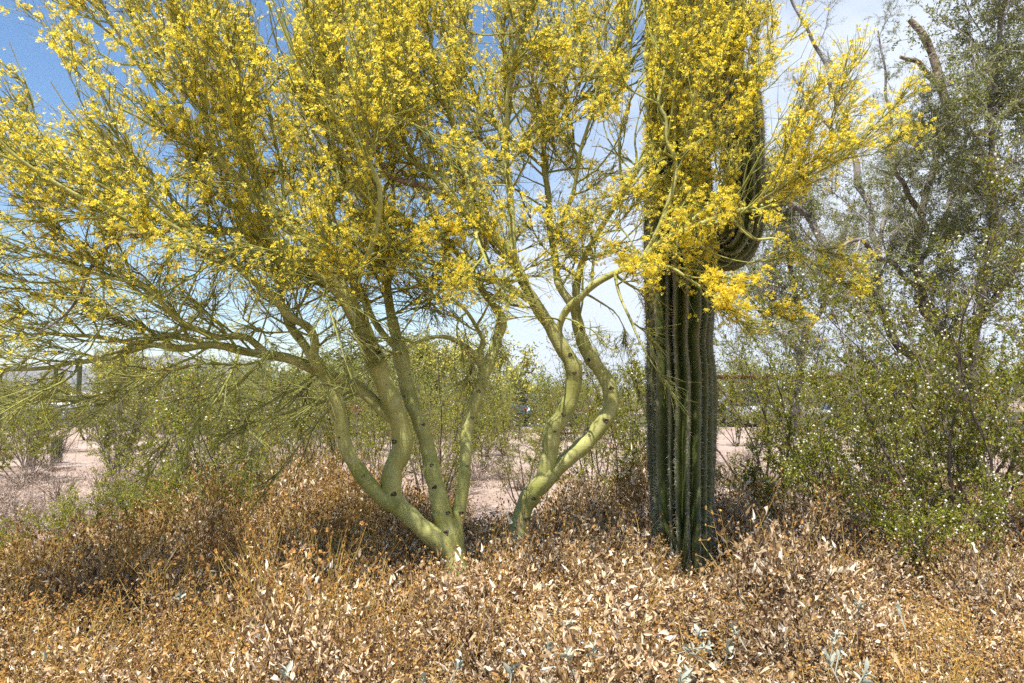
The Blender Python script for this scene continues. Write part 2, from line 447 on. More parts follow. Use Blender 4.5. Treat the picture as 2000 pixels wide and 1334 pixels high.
# ------------------------------------------------------------------ pebbles on open ground (uncountable)
mb = MB(); n = 6000
yy = 6.5 + 26 * rng.random(n)**1.6; xx = (rng.random(n) - .5) * 1.5 * yy
octas(mb, np.stack([xx, yy, np.full(n, .004)], 1), rng.uniform(.008, .03, n) * rng.uniform(.5, 1.3, n))
tag(mb.build('gravel', M['pebble'], smooth_shade=False), 'loose pinkish gravel stones scattered over the open soil', 'gravel', None, 'stuff')

# ------------------------------------------------------------------ saguaro
def ribbed(mb, path, rad, nribs, depth=.46, per=8, cork_fn=None, spines=None, sp_len=.04, spacing=.026, n_sp=5):
    path = np.asarray(path, float); rad = np.asarray(rad, float); K = len(path)
    t = unit(np.gradient(path, axis=0)); ref = np.array([0, 1.0, 0])
    n = unit(np.cross(t, ref)); b = np.cross(t, n)
    m = nribs * per
    ph = np.arange(m) / m * 2 * math.pi
    crest = np.abs(np.cos(ph * nribs / 2))           # 1 at crest, 0 in groove
    wg = rng.normal(0, .075, nribs); wig = np.interp(np.arange(m) / per, np.arange(nribs + 1), np.append(wg, wg[0]))
    pin = np.interp(np.arange(m) / per, np.arange(nribs + 1), np.append(*(lambda q: (q, q[0]))(rng.uniform(0, 6.28, nribs))))
    prof = 1 - depth * (1 - crest**.75)
    tw = np.cumsum(rng.normal(0, .006, K)) + np.linspace(0, .12, K)
    ang = ph[None] + tw[:, None] + wig[None] * .6
    rr = rad[:, None] * prof[None] * (1 + rng.normal(0, .007, (K, m)) + .022 * np.sin(np.arange(K)[:, None] * .23 + pin[None]))
    V = path[:, None] + rr[..., None] * (np.cos(ang)[..., None] * n[:, None] + np.sin(ang)[..., None] * b[:, None])
    base = np.arange(K - 1)[:, None] * m; j = np.arange(m)[None]; j2 = (np.arange(m) + 1)[None] % m
    q = np.stack([base + j, base + j2, base + m + j2, base + m + j], -1).reshape(-1, 4)
    cork = (crest[None]**14) * np.ones((K, 1)) * .6
    if cork_fn is not None: cork = np.maximum(cork, cork_fn(path, rad)[:, None])
    mb.add(V.reshape(-1, 3), q, None, cork.reshape(-1))
    if spines is not None:
        seglen = np.linalg.norm(np.diff(path, axis=0), axis=1); cum = np.concatenate([[0], np.cumsum(seglen)])
        ns = max(2, int(cum[-1] / spacing))
        C, O = [], []
        for r_ in range(nribs):
            s = (np.arange(ns) + rng.random()) / ns * cum[-1]
            s = s[s < cum[-1]]
            k = np.interp(s, cum, np.arange(K)); k0 = np.clip(k.astype(int), 0, K - 2); fr = (k - k0)[:, None]
            vi = r_ * per
            p = V[k0, vi] * (1 - fr) + V[k0 + 1, vi] * fr
            c = path[k0] * (1 - fr) + path[k0 + 1] * fr
            C.append(p); O.append(unit(p - c))
        C = np.concatenate(C); O = np.concatenate(O)
        for q_ in range(n_sp):
            d = unit(O * rng.uniform(.25, 1.1, (len(C), 1)) + rdir(len(C)) * .8 + np.array([0, 0, -.25]))
            L = sp_len * rng.uniform(.4, 1.25, len(C))
            x, y, z = basis(d); r0 = .0019
            v0 = C + x * r0 - O * .004; v1 = C - x * r0 * .5 + y * r0 - O * .004; v2 = C - x * r0 * .5 - y * r0 - O * .004; v3 = C + d * L[:, None]
            Vs = np.stack([v0, v1, v2, v3], 1).reshape(-1, 3)
            i = (np.arange(len(C)) * 4)[:, None]
            spines.add(Vs, None, np.concatenate([i + np.array([[0, 1, 3]]), i + np.array([[1, 2, 3]]), i + np.array([[2, 0, 3]])]))
    return V

def px(r, Y): return r * Y / F

SY = 6.6
sag_base = on_ground(1334, SY)
sag = empty('saguaro_cactus', sag_base, 'tall dark green ribbed saguaro cactus standing among dry shrubs, branches of yellow flowers across it', 'cactus')
def column(uvr, Y, K):
    pts = np.array([[*P(u, v, y if y else Y), px(r, y if y else Y)] for (u, v, r, y) in uvr])
    c = catmull(pts, K); return c[:, :3], c[:, 3] * .96
mb, sp = MB(), MB()
path, rad = column([(1336, 1150, 62, 0), (1334, 1080, 62, 0), (1332, 1000, 63, 0), (1331, 900, 67, 0), (1331, 800, 69, 0), (1330, 735, 70, 0), (1326, 672, 67, 0), (1327, 610, 72, 0), (1326, 500, 71, 0), (1324, 350, 68, 0), (1320, 200, 62, 0), (1315, 60, 55, 0), (1311, -80, 50, 0), (1308, -260, 45, 0), (1307, -330, 38, 0), (1306, -366, 24, 0), (1306, -376, 4, 0)], SY, 110)
path[0, 2] = -.02
ribbed(mb, path, rad, 20, spines=sp, cork_fn=lambda p, r: np.clip(.6 - p[:, 2] * 1.1, 0, .6) * rng.uniform(.3, 1, len(p)))
o = mb.build('column', M['cactus_skin'], sag, sag_base, att='cork')
sp.build('spines', M['spine'], o, sag_base, kind='stuff', smooth_shade=False)
brown = lambda p, r: .9 * (1 - smooth(0.0, .55, np.linspace(0, 1, len(p))))
# right arm, elbow bulging below its joint
mb, sp = MB(), MB()
path, rad = column([(1365, 430, 20, 6.55), (1394, 482, 36, 6.5), (1424, 490, 43, 6.45), (1446, 455, 45, 6.4), (1452, 400, 43, 6.38), (1453, 320, 42, 6.36), (1453, 230, 40, 6.35), (1453, 175, 33, 6.35), (1453, 150, 20, 6.35), (1453, 141, 3, 6.35)], SY, 60)
ribbed(mb, path, rad, 15, spines=sp, cork_fn=lambda p, r: .55 * (1 - smooth(.05, .22, np.linspace(0, 1, len(p)))))
o = mb.build('arm', M['cactus_skin'], sag, sag_base, att='cork')
sp.build('spines', M['spine'], o, sag_base, kind='stuff', smooth_shade=False)
# upper arm
mb, sp = MB(), MB()
path, rad = column([(1352, 262, 18, 6.4), (1385, 268, 30, 6.3), (1406, 235, 36, 6.26), (1410, 180, 39, 6.25), (1413, 90, 42, 6.25), (1415, -20, 44, 6.25), (1416, -130, 40, 6.25), (1416, -190, 28, 6.25), (1416, -212, 3, 6.25)], SY, 60)
ribbed(mb, path, rad, 15, spines=sp, cork_fn=lambda p, r: .8 * (1 - smooth(.1, .38, np.linspace(0, 1, len(p)))))
o = mb.build('arm', M['cactus_skin'], sag, sag_base, att='cork')
sp.build('spines', M['spine'], o, sag_base, kind='stuff', smooth_shade=False)

# ------------------------------------------------------------------ palo verde trees
def limb3(pts, K, wob=0.012):
    a = np.array([[*P(u, v, Y), px(r, Y)] for (u, v, Y, r) in pts])
    c = catmull(a, K)
    ph = rng.uniform(0, 6.28, 3)
    k = np.linspace(0, 1, K)
    env = np.sin(k * math.pi)
    L = np.linalg.norm(np.diff(a[:, :3], axis=0), axis=1).sum()
    for ax in range(3):
        c[:, ax] += env * wob * np.sin(k * L * 9 + ph[ax])
    r = c[:, 3] * (1 + .05 * np.sin(k * L * 23 + ph[0]) + .05 * np.sin(k * L * 41 + ph[1]) + rng.normal(0, .02, K))
    return c[:, :3], np.maximum(r, .0025)

def bloom_density(p):
    z = p[..., 2]; x = p[..., 0]
    d = smooth(1.9, 2.7, z) + .75 * smooth(1.5, 2.6, -x) * smooth(1.55, 2.1, z) + .9 * smooth(.9, 1.5, x) * smooth(1.9, 2.4, z)
    n = (np.sin(x * 3.1 + 1.3) * np.sin(p[..., 1] * 2.7 + .4) * np.sin(z * 3.7 + 2.1))
    n2 = np.sin(x * 8.3 + .5) * np.sin(p[..., 1] * 7.1 + 1.1) * np.sin(z * 9.1)
    return np.clip(d, 0, 1.25) * np.clip(.9 + .38 * n + .35 * n2, .3, 1.5)

def grow_branch(parent, origin, p0, t0, L, r0, out_dir, bloom, ntw, droop=0.0, wild=.5, bark='green_bark'):
    """one secondary branch with its broom of green twigs, and its blossoms as a sub-part"""
    K = 9
    d = unit(t0 + rng.normal(0, wild * .45, 3))
    pts = [np.array(p0, float)]
    st = L / (K - 1)
    for k in range(K - 1):
        d = unit(d + out_dir * .18 + rng.normal(0, .12, 3) + np.array([0, 0, -droop * .1]))
        pts.append(pts[-1] + d * st)
    pts = np.array(pts); rr = np.linspace(r0, .0028, K)
    mb = MB(); tubes(mb, pts[None], rr[None], 6)
    # side shoots, then twigs on the branch and on the shoots
    tang = unit(np.gradient(pts, axis=0))
    ns = max(4, ntw // 3)
    f = rng.uniform(.12, .98, ns) * (K - 1); k0 = np.minimum(f.astype(int), K - 2); fr = (f - k0)[:, None]
    sp = pts[k0] * (1 - fr) + pts[k0 + 1] * fr; stt = tang[k0]
    sd = unit(stt * .85 + rdir(ns) * (.3 + .4 * wild) + out_dir * .3)
    sl = rng.uniform(.26, .66, ns) * (.55 + .45 * (1 - f / (K - 1))) * min(1.0, L)
    KS = 6; S = np.zeros((ns, KS, 3)); S[:, 0] = sp
    cur = sd.copy()
    for k in range(1, KS):
        cur = unit(cur + rng.normal(0, .14, (ns, 3)) + out_dir * .07)
        S[:, k] = S[:, k - 1] + cur * (sl / (KS - 1))[:, None]
    keep = ~in_open(S[:, 3]); keep[0] = True
    S = S[keep]; sl = sl[keep]; ns = len(S)
    SR = np.linspace(1, .4, KS)[None] * rng.uniform(.0030, .0048, (ns, 1))
    tubes(mb, S, SR, 4)
    # twigs
    nt = int(ntw * 2.6)
    src = rng.integers(0, ns, nt); f = rng.uniform(.1, 1.0, nt) * (KS - 1); k0 = np.minimum(f.astype(int), KS - 2); fr = (f - k0)[:, None]
    tp = S[src, k0] * (1 - fr) + S[src, k0 + 1] * fr
    td = unit((S[src, k0 + 1] - S[src, k0]) / (sl[src] / (KS - 1))[:, None] * .8 + rdir(nt) * (.38 + .35 * wild) + out_dir * .12)
    tl = rng.uniform(.08, .26, nt)
    KT = 3; T = np.zeros((nt, KT, 3)); T[:, 0] = tp
    cur = td.copy()
    for k in range(1, KT):
        cur = unit(cur + rng.normal(0, .12, (nt, 3)))
        T[:, k] = T[:, k - 1] + cur * (tl / (KT - 1))[:, None]
    keep = ~(in_open(T[:, -1]) | in_open(T[:, 1])) | (rng.random(nt) < .06)
    T = T[keep]; nt = len(T)
    TR = np.linspace(1, .35, KT)[None] * rng.uniform(.0018, .0030, (nt, 1))
    tubes(mb, T, TR, 3)
    o = mb.build('branch', M['twig'], parent, origin)
    # blossoms along the twigs
    dens = bloom_density(T[:, 1]) * bloom
    nf = rng.poisson(np.clip(dens * 3.0, 0, 9))
    idx = np.repeat(np.arange(nt), nf)
    if len(idx) > 3:
        u = (.2 + .8 * rng.random(nt)[idx] ** .7 * rng.uniform(.85, 1.0, len(idx))) * (KT - 1); k0 = np.minimum(u.astype(int), KT - 2); fr = (u - k0)[:, None]
        c = T[idx, k0] * (1 - fr) + T[idx, k0 + 1] * fr + rng.normal(0, .011, (len(idx), 3))
        fm = MB(); flowers(fm, c, unit(rdir(len(idx)) + np.array([-.12, -.12, .35])), rng.uniform(.0105, .0168, len(idx)), petals=4)
        fo = fm.build('blossoms', M['petal'], o, origin, kind='stuff', smooth_shade=False)
    return pts

def project(p):
    q = p - np.array([0, 0, CAMZ]); c, s_ = math.cos(PITCH), math.sin(PITCH)
    d = q[..., 1] * c + q[..., 2] * s_; up = -q[..., 1] * s_ + q[..., 2] * c
    return CU + F * q[..., 0] / d, CV - F * up / d
def inside(u, v, poly):
    r = np.zeros(u.shape, bool); n = len(poly)
    for i in range(n):
        (x0, y0), (x1, y1) = poly[i], poly[(i + 1) % n]
        hit = ((y0 > v) != (y1 > v)) & (u < (x1 - x0) * (v - y0) / (y1 - y0 + 1e-9) + x0)
        r ^= hit
    return r
# openings in the crown (where its boughs part)
OPEN = [[(-90, 35), (25, 55), (110, 105), (152, 150), (150, 192), (85, 188), (25, 110), (-90, 90)], [(488, -150), (592, -150), (578, 50), (562, 105), (532, 118), (500, 60)],
        [(1232, -60), (1262, -60), (1258, 200), (1238, 330), (1212, 330), (1232, 200)], [(1125, 245), (1190, 240), (1195, 315), (1130, 300)], [(140, 425), (185, 425), (185, 470), (140, 465)], [(1000, 590), (1035, 610), (1060, 670), (1010, 690), (990, 640)], [(1150, 560), (1240, 540), (1245, 620), (1190, 640), (1150, 610)], [(1400, 445), (1505, 440), (1500, 525), (1405, 528)], [(1452, 300), (1497, 300), (1497, 440), (1452, 440)]]
def in_open(p):
    u, v = project(p); r = np.zeros(u.shape, bool)
    for o_ in OPEN: r |= inside(u, v, o_)
    return r

def palo_verde(base, label, limbs, n_branch, seed, centre):
    global rng
    rng = np.random.default_rng(seed)
    root = empty('palo_verde_tree', base, label, 'tree')
    made = {}
    total = []
    for name, kind, pts, opt in limbs:
        pts = [q for q in pts if q[1] > -65]
        a3 = [P(u, v, Y) for (u, v, Y, r) in pts]
        L = sum(np.linalg.norm(a3[i + 1] - a3[i]) for i in range(len(a3) - 1))
        K = max(14, int(L / .045))
        c, r = limb3([(u, v, Y, q * (.68 if kind == 'trunk' else .70)) for (u, v, Y, q) in pts], K)
        if opt.get('root'):
            c[0, 2] = -.03
        mb = MB(); tubes(mb, c[None], r[None], 14 if kind == 'trunk' else 9, cap=True)
        o = mb.build(kind, M[opt.get('mat', 'green_bark')], root, base)
        made[name] = (c, r, o, opt)
        total.append(L * opt.get('w', 1.0))
        # knots and branch scars on the stout stems
        for kv in opt.get('knots', []):
            k = int(kv * (K - 1)); t = unit(c[min(k + 1, K - 1)] - c[k - 1])
            out = unit(np.array([rng.normal(0, .45), -1, rng.normal(0, .2)])); out = unit(out - t * out.dot(t))
            s = np.cross(t, out)
            rk = r[k] * rng.uniform(.15, .38)
            cc = c[k] + out * r[k] * .97
            km = MB(); nn = 12; rings = [(1.25, -.25), (1.0, .22), (.7, .30), (.5, .08), (.0, .02)]
            VV = []
            for q_, (rr_, hh) in enumerate(rings):
                for j in range(nn):
                    a = j / nn * 6.283; wob = 1 + .18 * math.sin(a * 3 + kv * 40) + .1 * rng.normal()
                    VV.append(cc + (s * math.cos(a) + t * math.sin(a) * .75) * rk * rr_ * wob + out * rk * hh)
            ff = [(q_ * nn + j, q_ * nn + (j + 1) % nn, (q_ + 1) * nn + (j + 1) % nn, (q_ + 1) * nn + j) for q_ in range(4) for j in range(nn)]
            km.add(np.array(VV), ff)
            km.build('knot', M['knot'], o, base)
    total = np.array(total); share = total / total.sum() * n_branch
    for (name, kind, pts, opt), sh in zip(limbs, share):
        c, r, o, _ = made[name]; K = len(c)
        n = int(round(sh))
        f0 = opt.get('from', .3)
        for i in range(n):
            f = f0 + (1 - f0) * ((i + rng.random()) / max(n, 1))
            inner = kind == 'limb' and i % 5 in (0, 2)
            if inner: f = .06 + .7 * rng.random()
            k = min(int(f * (K - 1)), K - 2)
            t = unit(c[k + 1] - c[max(k - 1, 0)])
            p0 = c[k]
            out = unit(p0 - centre); out = unit(out * .55 + np.array([0, 0, opt.get('up', .5)]) + t * .5)
            side = rdir(1)[0]; side = unit(side - t * side.dot(t))
            t0 = unit(t * .75 + side * opt.get('side', .75) + np.array([0, 0, opt.get('up', .5) * .45]))
            Lb = rng.uniform(.6, 1.35) * opt.get('len', 1.0) * (1.0 - .25 * f)
            if inner:
                out = unit(rdir(1)[0] + np.array([0, 0, .25])); t0 = unit(t * .35 + side + np.array([0, 0, .1])); Lb *= .85
            if project(p0 + t0 * Lb)[1] < -40: Lb *= .5
            grow_branch(root, base, p0, t0, Lb, min(r[k] * .7, rng.uniform(.006, .013)), out, opt.get('bloom', 1.0) * rng.uniform(.7, 1.3), opt.get('ntw', 28), opt.get('droop', 0), opt.get('wild', .5))
        if opt.get('tip', True):   # the limb's own end carries a broom too
            t = unit(c[-1] - c[-3])
            grow_branch(root, base, c[-2], t, rng.uniform(.6, 1.0) * opt.get('len', 1.0), max(r[-1] * .9, .004), unit(t + np.array([0, 0, .5])), opt.get('bloom', 1.0), opt.get('ntw', 28), opt.get('droop', 0), .3)
    return root

T1 = [
 ('A', 'trunk', [(908, 1226, 5.42, 36), (893, 1140, 5.42, 34), (880, 1090, 5.42, 31), (855, 1052, 5.4, 28), (818, 1022, 5.38, 27), (776, 988, 5.36, 27)], dict(root=1, w=0, tip=False)),
 ('A1', 'trunk', [(800, 1008, 5.37, 20), (768, 972, 5.37, 29), (768, 925, 5.38, 28), (785, 880, 5.38, 30), (779, 830, 5.36, 29), (765, 785, 5.33, 29), (750, 740, 5.3, 28), (728, 690, 5.26, 28), (700, 630, 5.2, 26), (672, 575, 5.15, 24), (650, 540, 5.12, 20)], dict(w=.6, tip=False, knots=[.12, .33, .7], up=.0, side=1.2, **{'from': .72})),
 ('A1a', 'limb', [(672, 578, 5.15, 17), (655, 548, 5.12, 17), (625, 505, 5.08, 15), (589, 461, 5.0, 14), (540, 424, 4.95, 13), (490, 380, 4.85, 11), (440, 320, 4.75, 10), (405, 260, 4.68, 9), (400, 212, 4.64, 9), (397, 170, 4.6, 8.5), (388, 115, 4.58, 8), (360, 82, 4.56, 8), (340, 38, 4.54, 7), (333, -10, 4.52, 6), (325, -90, 4.5, 5), (300, -200, 4.5, 3)], dict(w=1.5, **{'from': .25})),
 ('A1b', 'limb', [(665, 570, 5.14, 16), (626, 540, 5.1, 15), (562, 487, 5.05, 13), (495, 455, 5.0, 11), (430, 447, 4.95, 10), (369, 441, 4.9, 9), (300, 425, 4.85, 8), (235, 385, 4.8, 7), (170, 340, 4.75, 6), (90, 300, 4.7, 4), (20, 240, 4.65, 3)], dict(w=1.3, bloom=1.0)),
 ('A1c', 'limb', [(675, 582, 5.15, 12), (662, 525, 5.2, 11), (665, 461, 5.3, 10), (636, 424, 5.35, 9), (632, 400, 5.4, 8), (658, 364, 5.45, 7), (662, 319, 5.5, 6), (640, 240, 5.5, 5), (610, 150, 5.5, 4), (590, 60, 5.5, 3)], dict(w=1.4)),
 ('A1d', 'limb', [(490, 382, 4.85, 9), (440, 320, 4.9, 8), (385, 262, 4.95, 8), (332, 205, 4.95, 7), (300, 162, 4.95, 7), (262, 120, 4.95, 6), (233, 70, 4.95, 5), (190, 10, 4.95, 4), (150, -70, 4.95, 3)], dict(w=1.3, bloom=1.1)),
 ('A1e', 'limb', [(540, 424, 4.95, 8), (500, 330, 5.0, 7), (470, 230, 5.05, 6.5), (455, 130, 5.05, 6), (430, 40, 5.05, 5), (420, -60, 5.05, 4), (400, -170, 5.05, 3)], dict(w=1.1)),
 ('A2', 'trunk', [(790, 1000, 5.36, 18), (745, 972, 5.34, 22), (705, 925, 5.32, 22), (680, 880, 5.3, 20), (668, 830, 5.28, 20), (655, 780, 5.26, 19), (635, 735, 5.22, 18), (614, 702, 5.2, 17), (611, 686, 5.2, 15)], dict(w=0, tip=False, knots=[.3, .55, .82])),
 ('A2a', 'limb', [(612, 700, 5.2, 14), (615, 664, 5.18, 12), (600, 637, 5.15, 12), (562, 615, 5.1, 12), (540, 589, 5.05, 12), (502, 555, 5.0, 11), (461, 517, 4.9, 10), (424, 487, 4.8, 10), (375, 465, 4.7, 9), (311, 431, 4.6, 8), (240, 410, 4.5, 7), (160, 385, 4.4, 6), (80, 340, 4.3, 5), (10, 290, 4.2, 4)], dict(w=1.7, bloom=.9, up=.35, side=.9)),
 ('A2b', 'limb', [(610, 698, 5.2, 13), (592, 672, 5.22, 13), (575, 648, 5.25, 12), (562, 622, 5.28, 10), (545, 560, 5.35, 6), (540, 500, 5.45, 4)], dict(w=1.0, knots=[.2, .34, .45], bloom=.6, up=.2, wild=.9)),
 ('A3', 'limb', [(765, 820, 5.35, 14), (748, 803, 5.36, 16), (715, 770, 5.38, 17), (680, 745, 5.38, 17), (635, 733, 5.36, 16), (600, 715, 5.32, 15), (560, 698, 5.26, 14), (520, 690, 5.2, 13), (480, 686, 5.15, 12), (425, 677, 5.08, 11), (360, 682, 5.0, 10), (313, 672, 4.95, 9), (288, 671, 4.9, 8), (250, 684, 4.85, 8), (220, 700, 4.8, 7), (175, 708, 4.75, 7), (140, 711, 4.7, 6), (95, 717, 4.65, 6), (50, 720, 4.6, 5), (0, 722, 4.55, 4), (-60, 715, 4.5, 3)], dict(w=1.15, up=.25, side=1.0, bloom=.6, knots=[.24, .36], wild=.8, droop=.5, ntw=26)),
 ('A3b', 'limb', [(520, 691, 5.2, 11), (500, 672, 5.18, 10), (476, 658, 5.15, 10), (418, 660, 5.05, 10), (395, 647, 5.0, 9), (350, 622, 4.9, 8), (320, 590, 4.8, 7), (280, 560, 4.7, 6), (220, 545, 4.6, 5), (150, 520, 4.5, 4), (60, 480, 4.4, 3)], dict(w=1.3, up=.3, bloom=.9, wild=.8)),
 ('A3c', 'limb', [(395, 668, 5.05, 8), (325, 657, 5.1, 8), (263, 667, 5.15, 7), (200, 662, 5.2, 6), (100, 650, 5.2, 5), (20, 630, 5.2, 3)], dict(w=.9, up=.3, side=.9, bloom=.8, wild=.8)),
 ('A3d', 'limb', [(360, 440, 4.9, 7), (300, 455, 4.75, 7), (234, 468, 4.65, 6), (168, 540, 4.55, 5), (150, 576, 4.5, 4), (120, 620, 4.5, 3), (60, 660, 4.5, 2.5)], dict(w=.6, up=.3, side=.9, bloom=.7, mat='dead_wood', wild=.8)),
 ('B1', 'trunk', [(905, 1215, 5.46, 34), (885, 1100, 5.46, 30), (866, 1020, 5.46, 28), (858, 960, 5.46, 25), (848, 925, 5.47, 24), (825, 850, 5.5, 22), (810, 800, 5.52, 21), (795, 745, 5.56, 21), (783, 700, 5.6, 24), (775, 665, 5.65, 18), (765, 620, 5.7, 15)], dict(root=1, w=0, tip=False, knots=[.28, .36, .43, .5, .62, .74, .86])),
 ('B1a', 'limb', [(774, 660, 5.66, 13), (762, 605, 5.72, 13), (758, 550, 5.8, 12), (768, 490, 5.9, 10), (752, 420, 6.0, 9), (722, 330, 6.1, 7), (700, 230, 6.2, 6), (690, 120, 6.3, 5), (680, 10, 6.3, 4), (675, -90, 6.3, 3)], dict(w=1.2)),
 ('B1b', 'limb', [(782, 690, 5.6, 10), (740, 640, 5.75, 9), (700, 560, 5.95, 8), (640, 500, 6.15, 7), (570, 430, 6.3, 6), (520, 330, 6.4, 5), (480, 220, 6.4, 4)], dict(w=.8, bloom=.9)),
 ('B2', 'trunk', [(905, 1180, 5.5, 20), (893, 1040, 5.5, 21), (898, 985, 5.5, 20), (904, 930, 5.52, 17), (912, 880, 5.54, 17), (915, 840, 5.56, 17), (925, 800, 5.58, 17), (934, 765, 5.6, 17), (945, 725, 5.62, 19), (962, 692, 5.65, 17), (974, 655, 5.68, 15), (981, 628, 5.7, 15), (972, 602, 5.72, 12)], dict(root=1, w=0, tip=False, knots=[.3, .45, .6, .7, .83])),
 ('B2a', 'limb', [(978, 615, 5.71, 12), (952, 580, 5.75, 10), (930, 545, 5.78, 9), (895, 500, 5.8, 8), (850, 460, 5.75, 7), (800, 430, 5.7, 7), (740, 390, 5.65, 6), (680, 340, 5.6, 5), (620, 270, 5.55, 4), (580, 190, 5.5, 3)], dict(w=1.6, bloom=1.0, up=.3, side=.9)),
 ('B2b', 'limb', [(945, 722, 5.62, 12), (937, 692, 5.6, 10), (945, 665, 5.58, 8), (935, 648, 5.56, 6), (900, 600, 5.5, 5), (860, 570, 5.4, 4)], dict(w=1.0, bloom=.8, up=.1, wild=.9)),
 ('B2c', 'limb', [(942, 718, 5.62, 11), (925, 690, 5.58, 9), (900, 671, 5.52, 8), (870, 660, 5.45, 6), (830, 665, 5.35, 5), (790, 682, 5.25, 4)], dict(w=.35, bloom=1.6, up=.0, wild=.9, len=.7)),
 ('G1', 'limb', [(690, 605, 5.18, 10), (700, 540, 5.0, 9), (730, 470, 4.9, 8), (740, 380, 4.8, 7), (700, 280, 4.75, 6), (660, 180, 4.7, 5), (640, 60, 4.7, 4)], dict(w=1.2)),
 ('G2', 'limb', [(700, 632, 5.18, 6), (690, 600, 5.0, 5), (690, 610, 4.9, 4), (692, 635, 4.85, 3)], dict(w=.25, bloom=3.0, up=-.6, len=.45, droop=2, ntw=16, wild=.9)),
]
